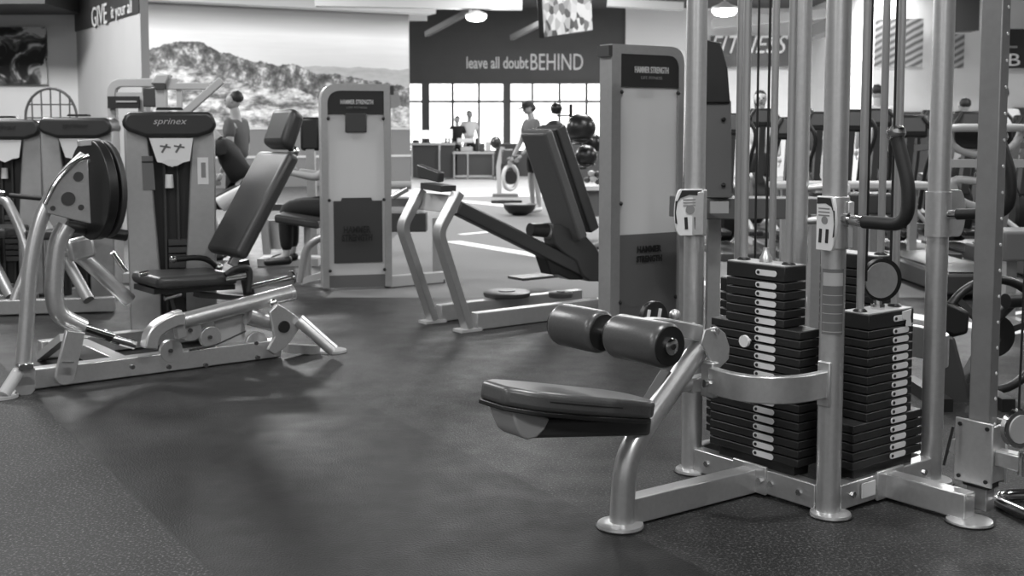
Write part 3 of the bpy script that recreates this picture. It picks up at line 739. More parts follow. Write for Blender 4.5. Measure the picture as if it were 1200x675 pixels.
# tower with shroud cap, placard and recess
def shroud(root, uc, top, wpx, yy, main=True, az=0):
    """stack tower: uc centre column in the photograph, top row, width px, depth yy"""
    k = yy / F_PX; W = wpx * k; c = AY(uc, top, yy); zt = c.z; cx, cy = c.x, c.y
    d = D(az); n = V((d.y, -d.x, 0))
    def P(x, z, o=0): return V((cx, cy, 0)) + d * x + n * o + UP * z
    h = zt - .09
    body = MB()
    L_ = [(-W * .47, .03), (-W * .14, .03), (-W * .14, h - .95 if h > 1 else .1)]
    # side cheeks around the recess
    for s in (-1, 1):
        body.prism([P(s * W * .47, .02), P(s * W * .13, .02), P(s * W * .14, h * .35), P(s * W * .22, h * .86), P(s * W * .24, h), P(s * W * .49, h), P(s * W * .49, h * .8)], -n * .30)
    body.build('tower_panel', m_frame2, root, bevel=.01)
    MB().prism([P(-W * .3, .03, -.06), P(W * .3, .03, -.06), P(W * .3, h, -.06), P(-W * .3, h, -.06)], -n * .1).build('recess_back', m_black, root, smooth=False)
    for s in (-.05, .05): MB().tube([P(W * s * 1.4, .1, -.045), P(W * s * 1.4, h, -.045)], .010, 8).build('guide_rod', m_dgrey, root)
    for i in range(8): MB().obox(P(W * .06, .30 + i * .045, -.045), d * .11, n * .06, UP * .034).build('weight_plate', m_dgrey, root)
    MB().taper(P(-W * .02, h - .36, -.02), P(-W * .02, h - .28, -.02), .026, .022).build('cable_end', m_label, root)
    # cap: wide flat-topped lens
    cap = [(-.50, -.055), (-.47, -.02), (-.42, 0), (.42, 0), (.48, -.025), (.505, -.07), (.50, -.10), (.44, -.125), (.3, -.15), (-.25, -.15), (-.44, -.115), (-.505, -.085)]
    cp_ = MB().prism([P(x * W, zt + z, .06) for x, z in cap], -n * .38).build('shroud_cap', m_cap, root, bevel=.022, seg=3)
    MB().prism([P(x * W * .5, zt + z * .5 + .012, -.05) for x, z in [(-.3, 0), (.3, 0), (.26, .03), (-.26, .03)]], -n * .1).build('top_lug', m_black, root)
    pc_ = [(-.22, -.155), (.25, -.155), (.21, -.29), (.12, -.30), (.02, -.325), (-.08, -.30), (-.14, -.295)]
    pl = MB().prism([P(x * W, zt + z, .045) for x, z in pc_], -n * .01).build('placard', m_placard, root, smooth=False)
    if main:
        MB().prism([P(x * W, zt + z, .048) for x, z in [(-.1, -.295), (-.02, -.28), (.07, -.28), (.14, -.297), (.07, -.318), (-.02, -.318)]], -n * .002).build('placard_badge', m_label, pl, smooth=False)
        for x in (-.05, .1):
            MB().bar([P(x * W - .02, zt - .24, .046), P(x * W + .01, zt - .19, .046)], .012, .002, up=n).bar([P(x * W - .03, zt - .2, .046), P(x * W + .03, zt - .21, .046)], .01, .002, up=n).build('placard_figure', m_grey, pl, smooth=False)
        MB().prism([P(x * W, zt + z, .002) for x, z in [(-.31, -.26), (-.19, -.26), (-.17, -.46), (-.30, -.46)]], n * .003).build('instruction_sticker', m_grey, root, smooth=False)
        MB().prism([P(x * W, zt + z, .006) for x, z in [(-.31, -.29), (-.19, -.29), (-.19, -.30), (-.31, -.30)]], n * .001).build('sticker_rule', m_ink, root, smooth=False)
        MB().prism([P(x * W, zt + z, .002) for x, z in [(.29, -.27), (.41, -.27), (.41, -.43), (.29, -.43)]], n * .003).build('instruction_sticker', m_label, root, smooth=False)
        MB().prism([P(x * W, zt + z, .006) for x, z in [(.33, -.30), (.38, -.30), (.38, -.39), (.33, -.39)]], n * .001).build('sticker_rule', m_inkg, root, smooth=False)
    text('sprinex', 'lettering', P(.01 * W, zt - .062, .062), W * .36, .045, az, m_light if main else m_ink, cp_, shear=.3)
    return P
shroud(Bm, 198.5, 131, 104, 6.75, az=15)
# seat, seat post, handles
sa, sb = B(168, 322, .45), B(262, 317, .45)
pad((sa + sb) / 2 - UP * .03, (sb - sa), f1 * .40, UP * .07, 'seat_cushion', m_vinyl2, Bm, .03)
MB().bar([sa - UP * .08, sb - UP * .08], .3, .03).build('seat_board', m_black, Bm)
MB().bar([B(205, 342, .45), B(214, 378, .45)], .06, .06, up=f1).build('seat_post', m_black, Bm)
MB().bar([B(230, 345, .4), B(320, 352, .4)], .08, .03).build('seat_slide', m_dgrey, Bm)
def htube(pts, off, r=.017, mat=m_rubber, n='handle'): return MB().tube(cr([B(u, v, off) for u, v in pts], 5), r, 12).build(n, mat, Bm)
htube([(204, 304), (232, 302), (246, 306), (257, 316)], .62)
htube([(264, 322), (276, 315), (290, 314), (293, 322), (291, 342)], .22)
for u, v, o_ in ((203, 304, .62), (257, 313, .6), (258, 320, .6)): MB().ball(B(u, v, o_), .022).build('handle_joint', m_chrome, Bm)
MB().taper(B(263, 326, .25), B(286, 322, .25), .022, .03).build('handle_hub', m_chrome, Bm)
for u0, v0, u1, v1 in ((163, 322, 174, 319), (132, 296, 148, 318), (193, 350, 212, 345)): MB().tube([B(u0, v0, .3), B(u1, v1, .3)], .014, 10).build('small_lever', m_chrome, Bm)
# big slanted tube, chrome rod, elbow
MB().tube([B(214, 376, .05), B(342, 343, .05)], .043, 20).build('slide_tube', m_frame, Bm)
MB().taper(B(339, 344, .05), B(343, 343, .05), .047, .047).build('tube_end', m_frame, Bm)
MB().tube([B(290, 337, .22), B(340, 326, .22)], .014, 12).build('slide_rod', m_chrome, Bm)
MB().disc(B(342, 325.5, .22), (B(342, 325, .22) - B(290, 337, .22)), .04, .012, 20).build('rod_end_disc', m_chrome, Bm)
ePts = [B(174, 408, .0), B(178, 392, .0), B(188, 382, .0), B(204, 374, .0), B(214, 373, .0)]
MB().bar(cr(ePts, 5), .07, .085, up=f1).build('elbow_bracket', m_frame, Bm, bevel=.008)
MB().bar([B(206, 364, 0), B(212, 396, 0)], .05, .05, up=f1).build('elbow_flange', m_frame, Bm, bevel=.006)
for u, v, r in ((200, 411, .062), (223, 387, .058), (246, 395, .060), (300, 402, .066)):
    pz = MB().disc(B(u, v, .05), f1, r, .03, 32).build('pulley', m_frame, Bm, bevel=.003)
    MB().disc(B(u, v, .03), f1, .011, .02, 8).build('pulley_bolt', m_dgrey, pz)
pan = [(250, 372), (287, 364), (287, 405), (256, 408)]
MB().prism([B(u, v, .10) for u, v in pan], f1 * .01).build('cover_plate', m_light, Bm)
MB().tube(cr([B(222, 410, .03), B(250, 405, .03), B(288, 388, .03)], 4), .005, 8).build('cable', m_black, Bm)
MB().taper(B(290, 370, .05), B(324, 380, .05), .05, .046, 20).build('stub_tube', m_frame, Bm)
star = [(316, 366), (326, 356), (336, 362), (350, 372), (352, 384), (344, 396), (334, 408), (322, 416), (314, 410), (322, 395)]
sp_ = MB().prism([B(u, v, -.04) for u, v in star], f1 * .025).build('star_bracket', m_frame, Bm, bevel=.005)
MB().disc(B(333, 383, -.045), f1, .034, .012, 20).build('star_hole', m_dark, sp_)
MB().ball(B(320, 355, .0), .025).build('lock_knob', m_chrome, Bm)
MB().tube([B(350, 375, -.04), G(391, 411, .04)], .036, 16).build('rear_strut', m_frame, Bm)
MB().lathe(G(389, 412, 0), UP, [(.085, 0), (.083, .012), (.05, .018)]).build('foot_pad', m_light, Bm)
MB().bar([B(335, 408, .02), B(372, 410, .02)], .06, .05).build('rear_rail', m_frame, Bm)
# backrest and headrest
ba, bb_ = B(274, 292, .45), B(329, 188, .45)
ax = (bb_ - ba); nb = f1.cross(ax.normalized())
if nb.x > 0: nb = -nb
pad((ba + bb_) / 2 + nb * .03 - ax * .02, ax * 1.14, f1 * .42, nb * .085, 'backrest', m_vinyl2, Bm, .032)
MB().bar([ba - nb * .035 - ax * .15, bb_ - nb * .035 + ax * .1], .05, .04, up=f1).build('backrest_rail', m_frame, Bm, bevel=.006)
MB().bar([B(285, 305, .45), B(292, 345, .45)], .05, .05, up=f1).build('backrest_post', m_black, Bm)
ha, hb_ = B(326, 170, .45), B(338, 134, .45)
pad((ha + hb_) / 2, (hb_ - ha) * 1.18, f1 * .27, nb * .10, 'headrest', m_vinyl2, Bm, .035)
MB().ball(B(344, 178, .4), .035).build('headrest_knob', m_chrome, Bm)

# ================================================================== LEG CURL MACHINE with tower (centre)
AZC = 32.0
gC = V((AY(715, 380, 7.35).x, 7.35, 0)); h2 = D(AZC); h1 = D(AZC + 90); nC = V((h2.y, -h2.x, 0))
Cm = thing('seated_row_machine', 'silver weight tower machine with tall dark backrest and two slanted legs, centre', 'gym machine', tuple(gC))
def C3(u, v, off=0): return PLN(u, v, gC + h1 * off, AZC)
def ctower(root, P0, az, wid, ht, dep, side_left, rad, banner_h, txt, shield_hi, corner='right'):
    """Upright rectangular stack tower; P0 left-front corner on the floor."""
    d = D(az); n = V((d.y, -d.x, 0)); tb = .075 if corner == 'right' else .055
    def P(x, z, o=0): return P0 + d * x + n * o + UP * z
    path = []
    if corner == 'right':
        raw = [P(tb / 2, 0), P(tb / 2, ht - tb / 2), P(wid - tb * .35, ht - tb / 2), P(wid - tb * .35, 0)]
        loop = [raw[0], raw[1]] + fillet([raw[1], raw[2], raw[3]], rad, 8)[1:]
    else:
        raw = [P(tb / 2, 0), P(tb / 2, ht - tb / 2), P(wid - tb / 2, ht - tb / 2), P(wid - tb / 2, 0)]
        loop = fillet([raw[0], raw[1], raw[2]], rad, 8)[:-1] + [raw[2], raw[3]]
    # frame as outer/inner outline prism pieces
    fr = MB()
    w1 = tb; 
    def ring(out, inn):
        for i in range(len(out) - 1):
            fr.prism([out[i], out[i + 1], inn[i + 1], inn[i]], -n * dep)
    if corner == 'right':
        o = [P(0, 0.02), P(0, ht)] + fillet([P(.1, ht), P(wid, ht), P(wid, .1)], rad, 8) + [P(wid, .02)]
        i_ = [P(tb, 0.02), P(tb, ht - .06)] + fillet([P(.12, ht - .06), P(wid - .045, ht - .06), P(wid - .045, .1)], rad * .8, 8) + [P(wid - .045, .02)]
    else:
        o = [P(0, 0.02)] + fillet([P(0, .1), P(0, ht), P(wid - .1, ht)], rad, 8) + [P(wid, ht), P(wid, .02)]
        i_ = [P(.05, 0.02)] + fillet([P(.05, .1), P(.05, ht - .055), P(wid - .12, ht - .055)], rad * .8, 8) + [P(wid - tb, ht - .055), P(wid - tb, .02)]
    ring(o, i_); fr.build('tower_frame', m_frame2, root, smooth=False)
    x0, x1 = (tb, wid - .045) if corner == 'right' else (.05, wid - tb)
    MB().prism([P(x0, 0.05, -.075), P(x1, .05, -.075), P(x1, ht - .06, -.075), P(x0, ht - .06, -.075)], -n * .02).build('back_panel', m_white, root, smooth=False)
    zb = ht - .055 - banner_h
    if corner == 'right': bpoly = [P(x0, zb, -.004), P(x1, zb, -.004)] + fillet([P(x1, zb + .02, -.004), P(x1, ht - .05, -.004), P(x0 + .1, ht - .05, -.004)], rad * .85, 8) + [P(x0, ht - .05, -.004)]
    else: bpoly = [P(x0, zb, -.004), P(x1, zb, -.004), P(x1, ht - .05, -.004)] + fillet([P(x1 - .1, ht - .05, -.004), P(x0, ht - .05, -.004), P(x0, zb + .02, -.004)], rad * .85, 8)
    bn = MB().prism(bpoly, -n * .02).build('header_panel', m_ink, root, smooth=False)
    wx = x1 - x0
    text('HAMMER STRENGTH', 'lettering', P(x0 + wx * .52, zb + banner_h * .52, 0), wx * .58, banner_h * .2, az, m_letter, bn, bold=.02)
    text('LIFE FITNESS', 'lettering', P(x0 + wx * .52, zb + banner_h * .28, 0), wx * .36, banner_h * .09, az, m_inkg, bn)
    MB().prism([P(x0, .10, -.02), P(x1, .10, -.02), P(x1, zb, -.02), P(x0, zb, -.02)], -n * .006).build('shield', m_frost, root, smooth=False)
    MB().prism([P(x0, .02, -.01), P(x1, .02, -.01), P(x1, .12, -.01), P(x0, .12, -.01)], -n * .05).build('kick_panel', m_grey, root, smooth=False)
    for zz in (zb - .035, ht * .44, .16):
        for xx in (x0 + .006, x1 - .006): MB().ball(P(xx, zz, -.0), .014, seg=10, rings=6).build('shield_clip', m_black, root)
    for s in (.36, .64): MB().tube([P(x0 + wx * s, .1, -.05), P(x0 + wx * s, zb + .1, -.05)], .012, 8).build('guide_rod', m_rod, root)
    MB().obox(P(-.012, ht - .045, -dep * .5) if corner == 'right' else P(wid + .01, ht - .05, -dep * .5), d * .03, n * dep * 1.02, UP * .07).build('corner_cap', m_dgrey, root)
    return P, x0, x1, zb
P, x0, x1, zb = ctower(Cm, gC, AZC, .605, 1.835, .13, True, .12, .215, True, .8)
# lower guard of the tower hides its stack
wx = x1 - x0
MB().prism([P(x0, .12, -.008), P(x1, .12, -.008), P(x1, .60, -.008), P(x0, .60, -.008)], -nC * .01).build('lower_guard', m_grey, Cm, smooth=False)
text('HAMMER', 'lettering', P(x0 + wx * .5, .50, .004), wx * .42, .045, AZC, m_dark, Cm, bold=.03)
text('STRENGTH', 'lettering', P(x0 + wx * .5, .435, .004), wx * .44, .045, AZC, m_dark, Cm, bold=.03)
MB().obox(P(x0 + wx * .45, zb - .03, -.04), h2 * .16, nC * .03, UP * .10).build('top_pulley_block', m_dgrey, Cm, bevel=.01)
# slanted legs, both through their own plane
azl = 37.5; g2 = D(azl); g1 = D(azl + 90)
def legs(pts, foot):
    Pf = G(*foot); W = [PLN(u, v, Pf, azl) for u, v in pts] + [Pf + UP * .02]
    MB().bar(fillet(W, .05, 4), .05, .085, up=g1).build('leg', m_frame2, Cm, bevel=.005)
    MB().obox(Pf + UP * .01, g2 * .16, g1 * .1, UP * .018).build('foot_pad', m_light, Cm)
    return W
# note: section wide direction lies in the plane of the lean
W2 = legs([(537, 226), (513, 272)], (548, 388))
W1 = legs([(493, 222), (471, 266)], (507, 378))
MB().prism([W1[0] - UP * .02, W2[0] - UP * .02, W2[0] - UP * .13 - g2 * .03, W1[0] - UP * .13 - g2 * .03], g2 * .02).build('cross_plate', m_light, Cm, bevel=.004)
MB().prism([PLN(u, v, (W1[0] + W2[0]) / 2, azl + 90) for u, v in ((488, 192), (514, 202), (513, 214), (488, 208))], g2 * .05).build('small_pad', m_vinyl2, Cm, bevel=.01)
MB().bar([W1[0] + (W2[0] - W1[0]) * .2 + UP * .03, W1[0] + (W2[0] - W1[0]) * .75 + UP * .02], .12, .04).build('pad_base', m_dgrey, Cm)
# rail down to the carriage
lc = (W1[-1] + W2[-1]) / 2
ra_, rb_ = PLN(534, 243, lc, azl), PLN(684, 318, lc, azl)
MB().bar([ra_, rb_], .09, .09).build('slide_rail', m_dgrey, Cm, bevel=.01)
MB().tube([ra_ + UP * .05, rb_ + UP * .05], .012, 8).build('slide_rod', m_chrome, Cm)
# base bars
for a_, t_ in ((G(556, 387), 1.33), (G(514, 377), 1.25)):
    MB().bar([a_ + UP * .06, a_ + g2 * t_ + UP * .06], .07, .11).build('base_bar', m_frame2, Cm, bevel=.005)
MB().bar([G(604, 344) + UP * .12 - g1 * .0, G(604, 344) + UP * .12 + g2 * .4], .2, .02).build('base_plate', m_dgrey, Cm)
# carriage and swing arm
hub = [(648, 262), (656, 262), (668, 268), (684, 272), (700, 290), (712, 318), (706, 330), (692, 330), (682, 322), (676, 306), (660, 296), (650, 286), (648, 274)]
MB().prism([PLN(u, v, lc - g1 * .06, azl) for u, v in hub], g1 * .12).build('pivot_housing', m_dgrey, Cm, bevel=.012)
cl_ = [(637, 296), (660, 298), (682, 318), (684, 328), (668, 328), (655, 322), (646, 322)]
MB().prism([PLN(u, v, lc - g1 * .02, azl) for u, v in cl_], g1 * .12).build('carriage', m_black, Cm, bevel=.01)
MB().taper(PLN(640, 270, lc, azl), PLN(655, 276, lc, azl), .05, .055).build('pivot_tube', m_frame2, Cm)
MB().taper(PLN(621, 269, lc, azl), PLN(640, 270, lc, azl), .045, .05).build('pivot_knob', m_black, Cm)
# backrest
b0, b1 = PLN(676, 275, lc, azl), PLN(634, 150, lc, azl)
ax = b1 - b0; nb = g1.cross(ax.normalized()); nb = nb if nb.x < 0 else -nb
pad((b0 + b1) / 2 + nb * .05, ax, g1 * .27, nb * .085, 'backrest', M('mid_grey_vinyl', 84, .4, 0, .06, 90, .2), Cm, .02)
MB().obox((b0 + b1) / 2 - nb * .01 - ax * .0, ax * .94, g1 * .22, nb * .05).build('backrest_rail', m_black, Cm, bevel=.006)
MB().obox((b0 + b1) / 2 - nb * .075 - ax * .01, ax * .97, g1 * .25, nb * .085).build('backrest_board', m_vinyl2, Cm, bevel=.012)
MB().ball(b0 + ax * .25 - nb * .08, .02).build('backrest_bolt', m_dgrey, Cm)
MB().tube(cr([PLN(682, 282, lc, azl), PLN(695, 287, lc, azl), PLN(706, 282, lc, azl)], 4), .014, 8).tube(cr([PLN(690, 296, lc, azl), PLN(698, 288, lc, azl), PLN(706, 288, lc, azl)], 4), .014, 8).build('adjust_lever', m_light, Cm)
def disk_on_floor(u, v, z, r, lab, t_=.03):
    c = G(u, v, z); o = MB().lathe(c, UP, [(r * .97, -t_), (r, -t_ * .7), (r, 0), (r * .9, .006), (r * .35, .006), (r * .35, .012)], 32)
    return tag(o.build('weight_plate', m_dgrey), lab, 'weight plate', 'loose weight discs')
disk_on_floor(594, 342, .15, .165, 'wide dark weight disc resting on the centre machine base, the larger disc')
disk_on_floor(657, 343, .15, .085, 'small dark weight disc resting on the centre machine base beside the larger disc')

# ================================================================== SECOND TOWER MACHINE (left of centre)
gD = G(379, 341); AZD = 14
Dm = thing('chest_press_machine', 'silver weight tower machine with black header left of centre in front of the mural', 'gym machine', tuple(gD))
P, x0, x1, zb = ctower(Dm, gD, AZD, .555, 1.655, .25, False, .14, .185, True, .8, corner='left')
wx = x1 - x0; nD = V((D(AZD).y, -D(AZD).x, 0))
ws = MB()
MB().prism([P(x0 + .04, .22, -.008), P(x1 - .02, .22, -.008), P(x1 - .02, .72, -.008), P(x0 + wx * .78, .72, -.008), P(x0 + wx * .76, .745, -.008), P(x0 + wx * .24, .745, -.008), P(x0 + wx * .22, .72, -.008), P(x0 + .04, .72, -.008)], -nD * .01).build('stack_cover', m_dgrey, Dm, smooth=False)
text('HAMMER', 'lettering', P(x0 + wx * .5, .49, .004), wx * .48, .055, AZD, m_dark, Dm, bold=.03)
text('STRENGTH', 'lettering', P(x0 + wx * .5, .425, .004), wx * .54, .055, AZD, m_dark, Dm, bold=.03)
MB().obox(P(x0 + wx * .5, zb - .07, -.01), D(AZD) * .17, nD * .03, UP * .15).build('pulley_block', m_dgrey, Dm, bevel=.006)
MB().bar([G(455, 337) + UP * .05, G(520, 331) + UP * .05], .07, .09).build('base_bar', m_light, Dm, bevel=.004)
MB().prism([PLN(u, v, gD, AZD) for u, v in ((457, 106), (467, 108), (470, 122), (465, 126), (457, 127))], -nD * .08).build('side_bracket', m_frame2, Dm)
yD = gD.y + .3
for pts, nm_ in (([(352, 330), (358, 296), (366, 284), (380, 277)], 'leg_tube'),):
    MB().tube(cr([AY(u, v, yD) for u, v in pts], 4), .034, 12).build(nm_, m_frame2, Dm)
MB().bar([AY(352, 330, yD), AY(378, 322, yD)], .05, .05).build('foot_bar', m_light, Dm)
pad(AY(352, 258, yD + .2), V((.36, .05, -.06)), V((0, .35, 0)), V((0, 0, .07)), 'seat_cushion', m_vinyl2, Dm)
MB().tube([AY(360, 262, yD + .2), V((AY(360, 262, yD + .2).x, yD + .2, .01))], .03, 10).build('seat_post', m_frame2, Dm)
# press arm with lever right of the tower
a_ = AY(462, 216, 9.9)
MB().tube([AY(455, 217, 9.9), AY(482, 217, 9.9)], .035, 12).build('press_arm', m_light, Dm)
MB().bar([AY(457, 237, 9.9), AY(500, 237, 9.9)], .1, .07).build('arm_beam', m_grey, Dm)
MB().bar([AY(458, 260, 9.9), AY(500, 260, 9.9)], .2, .16).build('arm_beam', m_dgrey, Dm)
MB().tube([AY(460, 231, 9.8), AY(478, 221, 9.8)], .025, 10).build('press_lever', m_chrome, Dm)
MB().bar([AY(513, 255, 9.9), V((AY(513, 255, 9.9).x, 9.9, .02))], .09, .09, up=V((0, 1, 0))).build('rear_leg', m_frame2, Dm)
MB().bar([AY(495, 332, 9.6), AY(522, 330, 9.6)], .1, .05).build('foot_bar', m_dgrey, Dm)

# ================================================================== machines at the far left
def left_machine(uc, top, wpx, yy, label, grp, dx0):
    c = AY(uc, top, yy); r = thing('selector_weight_machine', label, 'gym machine', (c.x, yy, 0), grp)
    shroud(r, uc, top, wpx, yy, main=False, az=8)
    x, y = c.x, yy
    MB().bar([V((x - .45, y - .75, .06)), V((x + .45, y - .55, .06))], .08, .1).build('base_rail', m_frame2, r, bevel=.005)
    MB().bar([V((x, y - .65, .06)), V((x, y, .06))], .08, .1).build('base_rail', m_frame2, r, bevel=.005)
    MB().bar([V((x - .45, y - .75, .06)), V((x - .6, y - .9, .02))], .07, .03).build('foot_bar', m_light, r)
    MB().tube(cr([V((x - .2, y - .7, .1)), V((x - .14, y - .6, .4)), V((x - .3, y - .5, .75)), V((x - .42, y - .45, .8))], 5), .035, 12).build('lever_tube', m_frame2, r)
    MB().tube(cr([V((x + .3, y - .65, .1)), V((x + .1, y - .5, .35)), V((x - .1, y - .4, .62))], 5), .04, 12).build('diagonal_tube', m_frame2, r)
    pad(V((x + .05, y - .4, .55)), V((.42, 0, 0)), V((0, .4, 0)), V((0, 0, .07)), 'seat_cushion', m_vinyl2, r)
    MB().tube([V((x + .05, y - .4, .1)), V((x + .05, y - .4, .52))], .035, 12).build('seat_post', m_black, r)
    MB().tube([V((x - .25, y - .6, .83)), V((x + .02, y - .55, .80))], .018, 10).build('handle', m_rubber, r)
    MB().taper(V((x - .28, y - .6, .84)), V((x - .36, y - .6, .85)), .024, .024).build('handle_cap', m_chrome, r)
    return r
left_machine(89, 138, 82, 8.55, 'silver machine with black rounded cap standing behind the tall round weight disc', None, 0)
left_machine(4, 140, 84, 8.7, 'silver machine with black rounded cap cut off by the left edge of the picture', None, 0)

# pale frame machine behind the leg machine
y = 9.6
R = thing('pale_cable_machine', 'pale cable machine with overhead arm behind the left machines in front of the mural', 'gym machine', (AY(190, 0, y).x, y, 0))
MB().bar(fillet([V((AY(131, 0, y).x, y, .02)), AY(131, 97, y), AY(208, 97, y)], .1, 6), .07, .07, up=V((0, 1, 0))).build('frame_tube', m_light, R, bevel=.006)
MB().bar([V((AY(166, 0, y).x, y, .02)), AY(166, 112, y)], .05, .06, up=V((0, 1, 0))).build('upright', m_light, R)
MB().bar([AY(128, 112, y), AY(168, 112, y)], .05, .05).build('cross_bar', m_light, R)
sg = MB().box(AY(145, 120, y - .06), .26, .03, .10).build('name_panel', m_ink, R)
MB().box(AY(148, 119, y - .08), .17, .006, .014).build('panel_bar', m_light, sg)
MB().box(AY(176, 114, y - .02), .11, .04, .16).build('small_panel', m_dgrey, R, bevel=.01)
MB().bar([V((AY(189, 0, y).x, y, .02)), AY(189, 100, y)], .08, .09, up=V((0, 1, 0))).build('upright', m_light, R, bevel=.005)
MB().box(AY(189, 101, y - .02), .09, .1, .05).build('joint_cap', m_dgrey, R)
MB().prism([AY(u, v, y - .06) for u, v in ((176, 98), (183, 87), (198, 87), (194, 99))], V((0, .12, 0))).build('arm_head', m_light, R, bevel=.01)
MB().bar([AY(194, 101, y), AY(246, 101, y)], .07, .055).build('overhead_bar', m_light, R, bevel=.005)
MB().bar([AY(260, 94, y - .1), AY(215, 134, y - .1)], .05, .06).build('slanted_arm', m_light, R, bevel=.005)
MB().bar([V((AY(210, 0, y).x, y, .02)), AY(210, 104, y)], .04, .04, up=V((0, 1, 0))).build('upright', m_light, R)
MB().bar([V((AY(131, 0, y).x - .05, y, .04)), V((AY(210, 0, y).x + .05, y, .04))], .08, .08).build('base_bar', m_light, R)

# round wire rack far left
y = 11.5; c0 = AY(60, 138, y); rx = (91 - 31) / 2 * y / F_PX; rz = (138 - 104) * y / F_PX
R = thing('wire_ball_rack', 'round topped wire rack standing against the pale wall at far left', 'rack', (c0.x, y, 0))
arcp = [c0 + V((rx * math.cos(q), 0, rz * math.sin(q) * 1.0)) for q in [PI * k / 16 for k in range(17)]]
MB().tube([V((arcp[0].x, y, 0))] + arcp + [V((arcp[-1].x, y, 0))], .014, 8).build('hoop', m_grey, R)
wv = MB()
for s in (-.66, -.33, 0, .33, .66):
    x = c0.x + rx * s; wv.tube([V((x, y, .3)), V((x + .03 * s, y, c0.z + rz * math.sqrt(1 - s * s)))], .008, 6)
for zz in (c0.z, c0.z + rz * .45, .8, .4): wv.tube([V((c0.x - rx * (1 if zz <= c0.z else .88), y, zz)), V((c0.x + rx * (1 if zz <= c0.z else .88), y, zz))], .008, 6)
wv.build('wire_grid', m_grey, R)

# tower behind the left post
y = 6.9
R = thing('dark_weight_tower', 'grey tower with a dark top standing right behind the placard post', 'gym machine', (AY(846, 0, y).x, y, 0))
MB().prism([AY(u, v, y) for u, v in ((822, 118), (857, 118), (858, 232), (822, 232))], V((0, .2, 0))).build('tower_panel', m_grey, R, bevel=.006)
MB().prism([AY(u, v, y - .02) for u, v in ((822, 45), (845, 50), (853, 80), (856, 121), (822, 121))], V((0, .25, 0))).build('tower_top', m_ink, R, bevel=.01)
for v_ in (140, 217): MB().ball(AY(848, v_, y - .01), .014).build('bolt', m_black, R)
MB().bar([AY(800, 243, y + .1), AY(968, 243, y + .6)], .3, .13).build('low_beam', m_grey, R, bevel=.006)
MB().box(AY(843, 243, y - .08), .11, .02, .07).build('beam_sticker', m_light, R)
for u_ in (806, 840, 962): MB().bar([V((AY(u_, 0, y + .3).x, y + .3, 0)), V((AY(u_, 0, y + .3).x, y + .3, .75))], .08, .08, up=V((0, 1, 0))).build('upright', m_frame2, R)
# leaning dark pad between the tower and post
y = 6.4
R = thing('tall_upright_pad', 'tall narrow dark pad upright between the centre tower and the placard post', 'pad', (AY(812, 0, y).x, y, 0))
MB().prism([AY(u, v, y) for u, v in ((818, 66), (812, 80), (806, 130), (803, 240), (820, 240), (820, 66))], V((0, .1, 0))).build('upholstery', m_dgrey, R, bevel=.008)
MB().tube([AY(814, 238, y + .05), V((AY(814, 0, y + .05).x, y + .05, 0))], .03, 10).build('support', m_frame2, R)

# ================================================================== right-hand background machines
def bench_arm(u0, v0, u1, v1, y, r, label):
    pass
def treadmill(u, y, label, wpx, vtop, deck=True, dark=m_black, az=0):
    c = AY(u, vtop, y); x = c.x; z = c.z; W = wpx * y / F_PX / 2
    R = thing('treadmill', label, 'treadmill', (x, y, 0), None)
    MB().tube(cr([V((x - W, y - .05, z - .02)), V((x - W * .9, y - .1, z)), V((x, y - .12, z)), V((x + W * .9, y - .1, z)), V((x + W, y - .05, z - .02)), V((x + W * .8, y + .0, z - .14)), V((x, y + .03, z - .2)), V((x - W * .8, y, z - .14)), V((x - W, y - .05, z - .02))], 4), .03, 10).build('handrail', m_light, R)
    MB().box((x, y + .02, z - .08), W * 1.7, .06, .16).build('console', dark, R, bevel=.02)
    for s in (-1, 1):
        MB().bar([V((x + s * W * .9, y + .3, .2)), V((x + s * W * .9, y, z - .1))], .07, .06, up=V((1, 0, 0))).build('upright', m_frame2, R)
    if wpx > 60:
        MB().bar([V((x - W * 1.25, y - .2, z - .26)), V((x + W * 1.1, y - .2, z - .26))], .07, .06).build('cross_bar', m_light, R)
        MB().tube(cr([V((x - W * .2, y - .22, z - .40)), V((x - W, y - .22, z - .38)), V((x - W * 1.05, y - .2, z - .44)), V((x - W * .8, y - .18, z - .54)), V((x - W * .2, y - .15, z - .6))], 4), .03, 10).build('lower_rail', m_light, R)
    MB().box((x, y + .8, .12), W * 2, 1.7, .16).build('deck', m_dgrey, R, bevel=.02)
    MB().box((x, y + .8, .205), W * 1.6, 1.6, .01).build('belt', m_black, R)
    for s in (-1, 1): MB().bar([V((x + s * W * .9, y, z - .12)), V((x + s * W * .9, y + .7, z - .16))], .05, .05).build('side_rail', m_rubber, R)
    return R
treadmill(1152, 8.6, 'pair of pale looped handrails of a treadmill behind the square steel column', 84, 150)
treadmill(1270, 9.4, 'treadmill beside the looped one, cut off by the right edge', 84, 150)
def low_bench(u0, u1, v, y, label, mat, h, hh=.12, legcol=m_frame2):
    a, c = AY(u0, v, y), AY(u1, v, y)
    R = thing('exercise_bench', label, 'bench', ((a.x + c.x) / 2, y, 0), None)
    pad((a + c) / 2, V((c.x - a.x, 0, 0)), V((0, .35, 0)), V((0, 0, hh)), 'bench_pad', mat, R, .02)
    for x in (a.x + .12, c.x - .12):
        MB().bar([V((x, y, 0)), V((x, y, a.z - hh / 2))], .07, .07, up=V((0, 1, 0))).build('leg', legcol, R)
        MB().box((x, y, .02), .06, .5, .04).build('foot', legcol, R)
    return R
low_bench(1163, 1260, 286, 7.6, 'grey flat bench at the right edge beyond the dip handle', m_grey, .5, .2)
low_bench(905, 1085, 217, 10.8, 'long pale rail bench running behind the weight stacks', m_light, .5, .07)
low_bench(985, 1040, 238, 9.8, 'dark padded bench low behind the black dip handle', m_dgrey, .4, .18)
